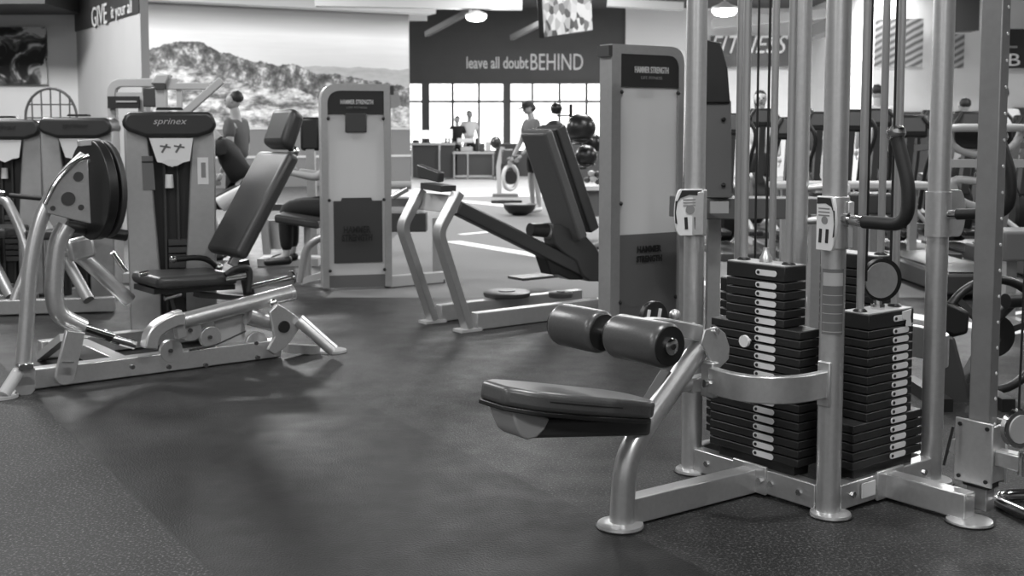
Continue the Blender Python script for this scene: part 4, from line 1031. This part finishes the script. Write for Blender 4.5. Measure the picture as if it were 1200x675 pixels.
# large dark wheel machine at lower right
yw = 5.3
R = thing('spin_bike', 'black bike with a large dark flywheel behind the square steel column', 'exercise bike', (AY(1150, 0, yw).x, yw, 0))
wc = AY(1160, 505, yw + .1); wc.z = .30
MB().tube([wc + V((.27 * math.cos(q), .05 * math.cos(q), .27 * math.sin(q))) for q in [2 * PI * k / 40 for k in range(40)]], .022, 10, closed=True).build('flywheel_rim', m_black, R)
MB().disc(wc, V((-.18, 1, 0)), .10, .05, 24).build('flywheel_hub', m_black, R)
for k in range(3):
    q = k * PI * 2 / 3 + .3; MB().bar([wc, wc + V((.26 * math.cos(q), .05 * math.cos(q), .26 * math.sin(q)))], .03, .03).build('flywheel_spoke', m_dgrey, R)
MB().prism([AY(u, v, yw) for u, v in ((1099, 350), (1122, 358), (1138, 366), (1136, 392), (1118, 396), (1099, 388))], V((0, .12, 0))).build('seat', m_black, R, bevel=.02)
MB().prism([AY(u, v, yw) for u, v in ((1104, 392), (1120, 394), (1140, 470), (1134, 500), (1112, 496), (1100, 470))], V((0, .08, 0))).build('frame_body', m_dgrey, R, bevel=.02)
MB().bar([AY(1120, 470, yw + .05), V((wc.x, yw + .1, .30))], .06, .06).build('frame_bar', m_dgrey, R)
for u_ in (1104, 1176): MB().box((AY(u_, 0, yw).x, yw + .05, .03), .06, .5, .06).build('stabilizer', m_black, R)
MB().bar([V((AY(1104, 0, yw).x, yw + .05, .05)), V((AY(1176, 0, yw).x, yw + .05, .05))], .05, .06).build('base_bar', m_dgrey, R)
MB().bar([V((AY(1112, 0, yw).x, yw + .05, .05)), AY(1114, 480, yw + .05)], .06, .06, up=V((0, 1, 0))).build('seat_tube', m_dgrey, R)
MB().disc(AY(1190, 352, yw), V((-1, -.4, 0)), .035, .12, 20).build('handlebar_end', m_black, R)
MB().tube([AY(1190, 352, yw), V((AY(1184, 0, yw).x, yw + .1, .35))], .022, 10).build('handlebar_post', m_dgrey, R)

def elliptical(u, y, label, h=1.55, az=0, hw=.21):
    x = AY(u, 0, y).x; R = thing('elliptical_trainer', label, 'exercise machine', (x, y, 0), 'dark trainers in the right background')
    d = D(az); n = V((-d.y, d.x, 0)); c = V((x, y, 0))
    MB().box(c + UP * .04, .5, 1.5, .08, az).build('base', m_dgrey, R, bevel=.01)
    MB().lathe(c + n * .45 - d * .09 + UP * .42, d, [(.30, 0), (.33, .03), (.33, .15), (.30, .18)], 28).build('drive_housing', m_black, R)
    MB().bar([c + n * .3 + UP * .3, c + n * .12 + UP * (h - .15)], .1, .08, up=d).build('mast', m_dgrey, R)
    MB().obox(c + n * .1 + UP * (h - .05), d * .36, n * .07, UP * .24).build('console', m_black, R, bevel=.03)
    MB().obox(c + n * .06 + UP * (h - .03), d * .28, n * .01, UP * .14).build('console_screen', m_grey, R)
    for s in (-1, 1):
        MB().tube(cr([c + n * .3 + d * s * hw + UP * .45, c + n * .15 + d * s * hw + UP * (h - .5), c + d * s * (hw + .04) + UP * (h - .15), c + n * .05 + d * s * (hw - .08) + UP * (h + .05)], 5), .022, 10).build('arm', m_rubber, R)
        MB().obox(c - n * .25 + d * s * .16 + UP * .25, d * .14, n * .4, UP * .05).build('pedal', m_black, R, bevel=.01)
        MB().tube([c + n * .45 + d * s * .2 + UP * .42, c - n * .3 + d * s * .18 + UP * .22], .025, 10).build('pedal_bar', m_light, R)
    return R
orders = ['leftmost', 'second from left', 'third from left', 'fourth from left', 'fifth from left', 'rightmost']
for r_, (us, y_, hs) in enumerate((((862, 933, 1004, 1075, 1146, 1217), 11.9, (1.40, 1.36, 1.44, 1.38, 1.42, 1.38)), ((898, 966, 1035, 1104, 1172), 14.3, (1.5, 1.46, 1.5, 1.48, 1.5)))):
    for i_, (u, h_) in enumerate(zip(us, hs)):
        o_ = orders[i_] if i_ < len(us) - 1 else 'rightmost'
        elliptical(u, y_, 'dark trainer with console, %s in the %s row behind the posts' % (o_, ('nearer', 'farther')[r_]), h_, 0, .19)
# banners and boards on the far right walls
def board(u0, v0, u1, v1, y, name, mat, label, cat, th=.06):
    a, c = AY(u0, v1, y), AY(u1, v0, y)
    return tag(MB().box(((a.x + c.x) / 2, y, (a.z + c.z) / 2), c.x - a.x, th, c.z - a.z).build(name, mat, smooth=False), label, cat)
o = board(832, 42, 935, 78, 32.6, 'wall_banner', m_dgrey, 'long dark banner with slanted white letters high on the pale back wall', 'banner')
WL[o.name] = tuple(o.location)
text('FITNESS', 'lettering', AY(878, 52, 32.5), 2.2, .5, 0, m_white, o, shear=.35)
o = board(1163, 34, 1225, 80, 26.7, 'wall_sign', m_ink, 'dark sign with a large grey letter B high at the right edge', 'sign')
WL[o.name] = tuple(o.location)
text('B', 'lettering', AY(1189, 70, 26.6), .26, .28, 0, m_letter, o)
text('L', 'lettering', AY(1186, 47, 26.6), .26, .36, 0, m_inkg, o)
def stripes():
    m = bpy.data.materials.new('striped_poster_print'); m.use_nodes = True; nt = m.node_tree; N = nt.nodes; L = nt.links
    b = N['Principled BSDF']; tc = N.new('ShaderNodeTexCoord'); mp = N.new('ShaderNodeMapping'); mp.inputs['Rotation'].default_value = (0, .5, 0)
    w_ = N.new('ShaderNodeTexWave'); w_.inputs['Scale'].default_value = 2.2; w_.bands_direction = 'Z'; w_.inputs['Distortion'].default_value = 1.5
    r = N.new('ShaderNodeMapRange'); r.inputs[3].default_value = lin(80); r.inputs[4].default_value = lin(165)
    L.new(tc.outputs['Object'], mp.inputs[0]); L.new(mp.outputs[0], w_.inputs[0]); L.new(w_.outputs['Fac'], r.inputs[0]); L.new(r.outputs[0], b.inputs['Base Color']); return m
ms_ = stripes()
board(1024, 22, 1082, 78, 26.8, 'wall_poster', ms_, 'striped grey poster high on the wall between the steel rods', 'poster')
board(1112, 40, 1130, 80, 26.8, 'wall_poster', ms_, 'narrow striped poster high on the wall left of the square column', 'poster')
board(1108, -6, 1143, 37, 24, 'ceiling_speaker', m_black, 'black box hanging from the ceiling left of the square column top', 'speaker', .5)

# ================================================================== reception desk and things on it
yd = 31.2; k_ = yd / F_PX
R = thing('reception_desk', 'long dark panelled reception desk with pale edges under the windows', 'desk', (AY(530, 0, yd).x, yd, 0))
def db(u0, u1, z0, z1, name, mat, dy=0, dep=.6, bev=0): 
    xa, xb = AY(u0, 0, yd).x, AY(u1, 0, yd).x
    return MB().box(((xa + xb) / 2, yd + dy + dep / 2, (z0 + z1) / 2), xb - xa, dep, z1 - z0).build(name, mat, R, smooth=False)
for a, c in ((482, 513), (515, 531)): db(a, c, .03, .92, 'front_panel', m_dgrey)
db(480, 532, .92, .98, 'counter_top', m_light, -.06, .8)
for a, c in ((535, 546), (548, 576)): db(a, c, .10, .68, 'front_panel', m_dgrey, -.1)
db(530, 579, .68, .74, 'counter_top', m_light, -.16, .8)
for u_ in (481, 513.5, 531, 547, 577): db(u_, u_ + 1.6, .0, .92 if u_ < 531 else .7, 'post', m_light, -.14, .06)
db(533, 579, .05, .10, 'kick_rail', m_light, -.14, .06)
def monitor(u, v, wpx, hpx, y, label, z0):
    c = AY(u, v, y); kk = y / F_PX; w_, h_ = wpx * kk, hpx * kk
    t = thing('computer_monitor', label, 'monitor', (c.x, y, z0), None)
    MB().box(c, w_, .05, h_).build('casing', m_black, t, bevel=.01)
    MB().box(c - V((0, .03, 0)), w_ * .9, .005, h_ * .88).build('screen', m_screen, t, smooth=False)
    MB().box((c.x, y + .03, (z0 + c.z) / 2), .06, .04, c.z - z0).box((c.x, y, z0 + .01), .25, .2, .02).build('stand', m_black, t)
monitor(522.5, 157, 17, 12, 31.6, 'wider glowing monitor in the middle of the reception desk', .98)
monitor(499, 157.5, 9, 11, 31.6, 'narrow glowing monitor at the left end of the reception desk', .98)
def small(name, u0, v0, u1, v1, y, mat, label, cat, dep=.3, group=None, z0=None):
    a, c = AY(u0, v1, y), AY(u1, v0, y)
    if z0 is not None: c.z = max(c.z, z0 + .08); a.z = z0
    return tag(MB().box(((a.x + c.x) / 2, y, (a.z + c.z) / 2), c.x - a.x, dep, c.z - a.z).build(name, mat, None, bevel=.02), label, cat, group)
small('keyboard_tray', 484, 165, 491, 168, 31.4, m_black, 'flat black tray at the left end of the reception desk', 'tray', .4, z0=.982)
small('paper_stack', 536, 162, 555, 170.5, 31.6, m_white, 'white pile of papers on the reception desk below the two people', 'papers', .4, z0=.982)
small('display_box', 540, 172, 554, 179.5, 31.4, m_light, 'pale rounded box on the lower desk counter', 'box', z0=.742)
small('bottle_box', 557, 162, 561, 179.5, 31.4, m_black, 'narrow black container standing on the lower desk counter', 'container', z0=.742)
small('product_box', 562, 168, 568, 179.5, 31.4, m_dgrey, 'dark box on the lower counter right of the black container', 'box', z0=.742)
small('product_box', 569, 166, 575, 179.5, 31.4, m_light, 'pale box at the right end of the lower counter', 'box', z0=.742)
small('storage_cabinet', 581, 168, 607, 209, 30.5, m_black, 'black cabinet behind the wheel bike, left of the man in a cap', 'cabinet', .6, z0=0)
small('storage_cabinet', 654, 160, 702, 205, 30.5, m_dgrey, 'dark cabinet far behind the rack of black balls', 'cabinet', .6, z0=0)

# ================================================================== people
def skin_obj(name, vs, es, rs, mat, parent, sub=1, roots=(0,)):
    me = bpy.data.meshes.new(name); w0 = V(WL[parent.name]) if parent is not None else V((0, 0, 0))
    me.from_pydata([tuple(V(v) - w0) for v in vs], es, []); me.materials.append(mat)
    o = bpy.data.objects.new(name, me); C.objects.link(o)
    if parent is not None: o.parent = parent
    WL[o.name] = tuple(w0)
    md = o.modifiers.new('skin', 'SKIN'); md.use_smooth_shade = True
    if not me.skin_vertices: me.skin_vertices.new(name='')
    for i, r in enumerate(rs):
        sv = me.skin_vertices[0].data[i]
        sv.radius = (r, r) if not isinstance(r, tuple) else r
        sv.use_root = i in roots
    if sub: s_ = o.modifiers.new('sub', 'SUBSURF'); s_.levels = sub; s_.render_levels = sub
    return o
def person(label, loc, az, J=None, skin=m_skin, shirt=m_shirt, bottom=m_short, hair=m_hair, shoes=m_shoe, scale=1.0, cap=None, long_hair=False, long_pants=False, sleeves='short', group=None):
    """J overrides joints; local frame x = right, y = forward, z = up, metres for a 1.75 m adult."""
    base = dict(pel=(0, 0, .95), waist=(0, 0, 1.08), chest=(0, 0, 1.30), neck=(0, 0, 1.47), head0=(0, .015, 1.55), head=(0, .02, 1.65),
                sL=(-.18, 0, 1.41), sR=(.18, 0, 1.41), eL=(-.24, -.02, 1.13), eR=(.24, -.02, 1.13), wL=(-.25, .08, .88), wR=(.25, .08, .88),
                hL=(-.09, 0, .91), hR=(.09, 0, .91), kL=(-.10, .02, .50), kR=(.10, .02, .50), aL=(-.11, -.02, .09), aR=(.11, -.02, .09), tL=(-.12, .16, .04), tR=(.12, .16, .04))
    if J: base.update(J)
    d = D(az); rt = V((d.y, -d.x, 0)); L0 = V(loc)
    def T(p): return L0 + (rt * p[0] + d * p[1] + UP * p[2]) * scale
    base['hx'] = tuple(.5 * (a + b) for a, b in zip(base['head0'], base['head']))
    j = {k: T(v) for k, v in base.items()}; sc_ = scale
    names = ['pel', 'waist', 'chest', 'neck', 'head0', 'sL', 'eL', 'wL', 'sR', 'eR', 'wR', 'hL', 'kL', 'aL', 'tL', 'hR', 'kR', 'aR', 'tR', 'hx']
    rad = dict(pel=.10, waist=.085, chest=.10, neck=.058, head0=.058, hx=.052, sL=.055, sR=.055, eL=.042, eR=.042, wL=.028, wR=.028, hL=.075, hR=.075, kL=.055, kR=.055, aL=.036, aR=.036, tL=.034, tR=.034)
    vs = [j[n] for n in names]; ix = {n: i for i, n in enumerate(names)}; rs = [rad[n] * sc_ for n in names]
    es = [(ix[a], ix[b]) for a, b in (('pel', 'waist'), ('waist', 'chest'), ('chest', 'neck'), ('neck', 'head0'), ('head0', 'hx'), ('chest', 'sL'), ('sL', 'eL'), ('eL', 'wL'), ('chest', 'sR'), ('sR', 'eR'), ('eR', 'wR'),
                                     ('pel', 'hL'), ('hL', 'kL'), ('kL', 'aL'), ('aL', 'tL'), ('pel', 'hR'), ('hR', 'kR'), ('kR', 'aR'), ('aR', 'tR'))]
    roots = [0]
    def chain(pts, rr):
        roots.append(len(vs)); s0 = len(vs)
        for p, r in zip(pts, rr): vs.append(p); rs.append(r * sc_)
        for i in range(len(pts) - 1): es.append((s0 + i, s0 + i + 1))
    for s in 'LR':                                             # palms and fingers
        fa = (j['w' + s] - j['e' + s]).normalized(); sd = rt if s == 'R' else -rt
        side = d - fa * d.dot(fa)
        side = side.normalized() if side.length > .2 else UP.copy()
        wv = j['w' + s]; inn = -sd
        chain([wv, wv + fa * .05 * sc_, wv + fa * .09 * sc_], [.026, .034, .028])
        for q, (off, ln) in enumerate(((-.030, .055), (-.010, .072), (.010, .078), (.028, .070))):
            b0 = wv + fa * .08 * sc_ + side * off * sc_
            chain([b0, b0 + (fa * .5 * ln + inn * .006) * sc_, b0 + (fa * .92 * ln + inn * .022) * sc_], [.010, .009, .008])
        tb = wv + fa * .03 * sc_ + side * .025 * sc_
        chain([tb, tb + (side * .03 + fa * .02) * sc_, tb + (side * .04 + fa * .055) * sc_], [.012, .011, .009])
    # head: skull, jaw, nose, ears in the same body mesh
    hd = (j['head'] - j['head0']).normalized(); hf = (d - hd * d.dot(hd)).normalized(); hc = j['head']
    chain([hc - hd * .09 * sc_ + hf * .035 * sc_, hc - hd * .03 * sc_ + hf * .02 * sc_, hc + hd * .04 * sc_, hc + hd * .075 * sc_], [.055, .086, .096, .068])
    chain([hc + hf * .085 * sc_ + hd * .01 * sc_, hc + hf * .112 * sc_ - hd * .018 * sc_], [.012, .015])
    for s in (-1, 1): chain([hc + rt * s * .076 * sc_ + hd * .012 * sc_, hc + rt * s * .080 * sc_ - hd * .018 * sc_], [.018, .013])
    body = skin_obj('person', vs, es, rs, skin, None, 1, tuple(roots))
    # origin at feet
    for v in body.data.vertices: v.co -= L0
    body.location = L0; WL[body.name] = tuple(L0)
    tag(body, label, 'person', group)
    ey = MB()
    for s in (-1, 1): ey.ball(hc + hf * .083 * sc_ + rt * s * .032 * sc_ + hd * .012 * sc_, .011 * sc_, seg=8, rings=6)
    ey.build('eyes', m_dark, body)
    MB().obox(hc + hf * .082 * sc_ - hd * .055 * sc_, rt * .045 * sc_, hf * .012, hd * .010).build('mouth', m_shirt, body)
    # clothes
    k1 = 1.13
    sv_ = [j['waist'] * .55 + j['pel'] * .45, j['waist'], j['chest'], j['neck'] * .75 + j['chest'] * .25, j['sL'], j['sR']]
    sr = [.142, .138, .155, .080, .082, .082]; se = [(0, 1), (1, 2), (2, 3), (2, 4), (2, 5)]
    if sleeves:
        t_ = .6 if sleeves == 'short' else .98
        for s, i0 in (('L', 4), ('R', 5)):
            sv_.append(j['s' + s].lerp(j['e' + s], t_)); sr.append(.060 if sleeves == 'short' else .052); se.append((i0, len(sv_) - 1))
            if sleeves == 'long': sv_.append(j['e' + s].lerp(j['w' + s], .85)); sr.append(.04); se.append((len(sv_) - 2, len(sv_) - 1))
    skin_obj('shirt', sv_, se, [r * sc_ for r in sr], shirt, body, 1)
    t_ = .98 if long_pants else .8
    pv_ = [j['pel'] + (j['waist'] - j['pel']) * .3, j['pel'], j['hL'], j['hL'].lerp(j['kL'], t_), j['hR'], j['hR'].lerp(j['kR'], t_)]
    pr = [.136, .146, .112, .085, .112, .085]; pe = [(0, 1), (1, 2), (2, 3), (1, 4), (4, 5)]
    if long_pants:
        for s, i0 in (('L', 3), ('R', 5)):
            pv_.append(j['k' + s].lerp(j['a' + s], .92)); pr.append(.055); pe.append((i0, len(pv_) - 1))
    skin_obj('trousers' if long_pants else 'shorts', pv_, pe, [r * sc_ for r in pr], bottom, body, 1)
    for s in 'LR':
        a_, t2 = j['a' + s], j['t' + s]
        skin_obj('shoe', [a_ - d * .05 * sc_ - UP * .03 * sc_, a_ + (t2 - a_) * .5 - UP * .012 * sc_, t2 + d * .05 * sc_ - UP * .0], [(0, 1), (1, 2)], [(.045 * sc_, .045 * sc_), (.05 * sc_, .045 * sc_), (.04 * sc_, .032 * sc_)], shoes, body, 1)
    if cap:
        MB().lathe(hc + hd * .035 * sc_, hd, [(.098 * sc_, 0), (.100 * sc_, .03 * sc_), (.088 * sc_, .07 * sc_), (.05 * sc_, .095 * sc_)], 18).obox(hc + hd * .045 * sc_ + hf * .12 * sc_, rt * .13 * sc_, hf * .10 * sc_, hd * .012).build('cap', cap, body)
        MB().ball(hc - hf * .03 * sc_ + hd * .0, .088 * sc_, .8, 12, 8).build('hair', hair, body)
    else:
        hv = [hc - hf * .05 * sc_ - hd * .03 * sc_, hc - hf * .035 * sc_ + hd * .05 * sc_, hc + hf * .03 * sc_ + hd * .085 * sc_]; hr_ = [.085, .098, .072]
        if long_hair: hv = [hc - hf * .07 * sc_ - hd * .2 * sc_, hc - hf * .06 * sc_ - hd * .1 * sc_] + hv; hr_ = [.05, .075] + hr_
        skin_obj('hair', hv, [(i, i + 1) for i in range(len(hv) - 1)], [r * sc_ for r in hr_], hair, body, 1)
    return body
# man in a cap
gm = G(627, 249)
person('man in a dark cap and grey shirt leaning forward behind the tall dark backrest', tuple(gm), 205,
       dict(waist=(0, .04, 1.07), chest=(0, .04, 1.29), neck=(0, .06, 1.45), head0=(0, .08, 1.52), head=(0, .11, 1.61), sL=(-.18, .05, 1.39), sR=(.18, .05, 1.39), eL=(-.24, .18, 1.08), eR=(.24, .14, 1.08), wL=(-.22, .34, .90), wR=(.22, .28, .86)),
       shirt=m_shirt, bottom=m_short, cap=m_ink, scale=1.02, skin=m_skin2)
# man in grey t-shirt at left
p_ = AY(277, 155, 12.0)
person('man in a grey t-shirt standing in profile in front of the mural', (p_.x, 12.0, 0), 172, scale=.965, shirt=m_shirt, bottom=m_short)
# crouching person in black, in front of him
p_ = AY(270, 220, 11.2)
person('person in black bending forward beside the man in the grey t-shirt', (p_.x, 11.2, 0), 185,
       dict(pel=(0, -.18, .74), waist=(0, -.10, .86), chest=(0, .03, 1.05), neck=(0, .12, 1.20), head0=(0, .16, 1.26), head=(0, .22, 1.34), sL=(-.18, .05, 1.14), sR=(.18, .05, 1.14),
            eL=(-.22, .28, 1.02), eR=(.22, .28, 1.02), wL=(-.20, .5, 1.12), wR=(.20, .5, 1.12), hL=(-.09, -.16, .70), hR=(.09, -.16, .70), kL=(-.12, .24, .52), kR=(.12, .24, .52), aL=(-.12, .10, .09), aR=(.12, .10, .09), tL=(-.12, .28, .04), tR=(.12, .28, .04)),
       shirt=m_shirtd, bottom=m_short, shoes=m_black)
# reaching pale roller next to them (bench bolster)
a_, b_ = AY(258, 240, 10.4), AY(299, 213, 10.4)
R = thing('slanted_bolster', 'white slanted padded bolster between the leg machine tower and its backrest', 'pad', (a_.x, 10.4, 0))
MB().taper(a_, b_, .075, .035, 18).build('bolster', m_white, R, bevel=.01)
MB().tube([(a_ + b_) / 2 - UP * .05, V(((a_.x + b_.x) / 2, 10.4, 0))], .03, 10).build('support', m_frame2, R)
# seated person behind the second tower
p_ = AY(392, 255, 9.9)
person('person in black seated mostly hidden behind the tower with the black header', (p_.x, 9.95, 0), 180,
       dict(pel=(0, -.05, .60), waist=(0, -.08, .74), chest=(0, -.08, .96), neck=(0, -.06, 1.12), head0=(0, -.04, 1.18), head=(0, -.02, 1.27), sL=(-.18, -.08, 1.06), sR=(.18, -.08, 1.06), eL=(-.22, .12, .88), eR=(.22, .12, .88), wL=(-.2, .36, .93), wR=(.2, .36, .93),
            hL=(-.10, 0, .60), hR=(.10, 0, .60), kL=(-.14, .42, .62), kR=(.14, .42, .62), aL=(-.14, .40, .20), aR=(.14, .40, .20), tL=(-.14, .56, .14), tR=(.14, .56, .14)), shirt=m_shirtd, bottom=m_short, long_pants=True, shoes=m_black)
# background machine seen through
y = 10.9
R = thing('console_machine', 'pale framed machine with a dark console seen left of the black header tower', 'gym machine', (AY(335, 0, y).x, y, 0))
MB().box(AY(364, 157, y), .19, .08, .32).build('console', m_black, R, bevel=.03)
MB().bar([AY(364, 175, y), V((AY(364, 0, y).x, y, 0.1))], .08, .08, up=V((0, 1, 0))).build('console_post', m_frame2, R)
MB().bar([V((AY(300, 0, y).x, y, .036)), V((AY(372, 0, y).x, y, .036))], .3, .07).build('base_bar', m_light, R)
MB().box(AY(320, 275, y + .1), .17, .05, .28).build('side_panel', m_light, R)
for u_ in (308, 332, 361): MB().bar([V((AY(u_, 0, y).x, y, .1)), AY(u_, 240, y)], .07, .05, up=V((0, 1, 0))).build('upright', m_frame2, R)
MB().bar([AY(305, 243, y), AY(365, 243, y)], .08, .06).build('top_bar', m_dgrey, R)
# desk staff
p_ = AY(536, 160, 32.2)
person('person in a black top standing behind the reception desk', (p_.x, 32.2, 0), 260, scale=.98, shirt=m_shirtd, long_pants=True, sleeves='short')
p_ = AY(550, 160, 32.5)
person('person in a pale top behind the reception desk right of the one in black', (p_.x, 32.55, 0), 280, scale=1.07, shirt=m_shirtw, long_pants=True, skin=m_skin2)
# people at right
def pr(u, vhead, y, az, label, **kw):
    z = AY(u, vhead, y).z; person(label, (AY(u, vhead, y).x, y, 0), az, scale=z / 1.75, **kw)
pr(891, 107, 16.0, 265, 'woman with dark hair and a white top seen between the two guide rods', shirt=m_shirtw, long_hair=True)
pr(948, 128, 18.5, 230, 'person in a grey top seen in the gap right of the rear post', shirt=m_shirt)
pr(1029, 100, 17.5, 80, 'person in a pale top with short dark hair between the two steel rods', shirt=m_shirtw)
pr(1131, 116, 16.0, 95, 'person in a black top seen left of the square steel column', shirt=m_shirtd)
pr(1175, 103, 16.4, 85, 'person in a white top seen right of the square steel column', shirt=m_shirtw)

# ================================================================== medicine balls on their rack
y = 12.6; kk = y / F_PX
R = thing('ball_rack', 'thin black upright rack holding dark exercise balls beside the centre tower', 'rack', (AY(669, 0, y).x, y, 0))
bx0 = AY(669, 0, y).x
MB().tube([V((bx0, y, 0)), AY(669, 122, y)], .02, 10).build('pole', m_black, R)
MB().box((bx0 + .1, y, .02), .7, .5, .04).build('base', m_black, R)
balls = [(652, 127, 7), (650, 154, 13), (681, 150, 17), (694, 168, 12), (687, 183, 13), (660, 200, 11)]
desc = ['small dark ball at the very top of the rack', 'grey ball left of the rack pole', 'largest black ball on the rack right of the pole', 'dark ball at the right behind the big black ball', 'black ball below the biggest ball on the rack', 'dark ball low on the rack left of the pole']
for (u, v, r), l in zip(balls, desc):
    c = AY(u, v, y + (.32 if u == 694 else (-.22 if u == 681 else 0))); rr = r * kk
    tag(MB().ball(c, rr, 1, 24, 16).build('exercise_ball', m_ball if v != 154 else m_dgrey), l, 'ball', 'exercise balls on the rack')
    MB().tube([c + V((rr * .76 * math.cos(q), rr * .76 * math.sin(q), -rr * .76)) for q in [2 * PI * i / 14 for i in range(14)]], .008, 6, closed=True).build('ball_ring', m_black, R)
    MB().tube([V((bx0, y, c.z - rr - .012)), c + V((0, 0, -rr - .012))], .010, 6).build('ring_arm', m_black, R)
y = 13.4
R = thing('pale_side_table', 'pale shelf unit with a bunch of small items right of the rack of balls', 'shelf', (AY(690, 0, y).x, y, 0))
MB().box(AY(690, 220, y), .42, .3, .05).build('shelf_top', m_white, R)
MB().box(AY(696, 238, y + .05), .26, .25, .30).build('shelf_body', m_grey, R)
for u_ in (673, 707): MB().bar([V((AY(u_, 0, y).x, y, 0)), AY(u_, 222, y)], .04, .04, up=V((0, 1, 0))).build('leg', m_white, R)
for i, (u, v, r) in enumerate(((688, 211, 4), (695, 210, 4.5), (701, 213, 4), (693, 203, 4), (700, 204, 4))):
    tag(MB().ball(AY(u, v, y), r * y / F_PX, .9, 12, 8).build('small_ball', m_light if i % 2 else m_dgrey), ('small dark ball at the left of the heap on the pale shelf', 'small pale ball in the lower middle of the heap on the pale shelf', 'small dark ball at the lower right of the heap on the pale shelf', 'small pale ball at the upper left of the heap on the pale shelf', 'small dark ball on top of the heap on the pale shelf')[i], 'ball', 'small balls heaped on the pale shelf')

# balance dome, upright bike with ring wheel
c = G(609, 240, .16)
R = thing('balance_dome', 'black upturned balance dome on the floor left of the white shoes', 'balance trainer', (c.x, c.y, 0))
MB().lathe(V((c.x, c.y, 0)), UP, [(.08, 0), (.17, .03), (.235, .10), (.25, .155)], 28).build('dome', m_black, R)
MB().lathe(V((c.x, c.y, .155)), UP, [(.25, 0), (.26, .01), (.255, .02)], 28).build('platform', m_dgrey, R)
y = 22.5; kk = y / F_PX
R = thing('wheel_rower', 'pale framed exercise bike with a ring wheel in front of the reception desk', 'exercise bike', (AY(592, 0, y).x, y, 0))
MB().bar([V((AY(585, 0, y).x, y, .02)), AY(584, 195, y), AY(589, 172, y)], .09, .09, up=V((0, 1, 0))).build('post', m_light, R)
wc = AY(598, 208, y)
MB().tube([wc + V((.14 * math.cos(q), .10 * math.cos(q), .24 * math.sin(q))) for q in [2 * PI * i / 28 for i in range(28)]], .04, 8, closed=True).build('ring_wheel', m_light, R)
MB().disc(wc, V((-.55, 1, 0)), .14, .06, 20).build('wheel_disc', m_black, R)
MB().bar([AY(585, 208, y), wc], .05, .05).build('fork', m_black, R)
MB().box(AY(595, 183, y), .24, .2, .28).build('seat', m_dgrey, R, bevel=.03)
MB().ball(AY(581, 167, y), .11, 1.1).build('console', m_black, R)
MB().box((AY(592, 0, y).x, y, .03), .5, .4, .06).build('base', m_grey, R)
MB().bar([V((AY(575, 0, 20).x, 20.3, .04)), V((AY(612, 0, 20).x, 20.3, .04))], .3, .05).build('foot_board', m_black, R)
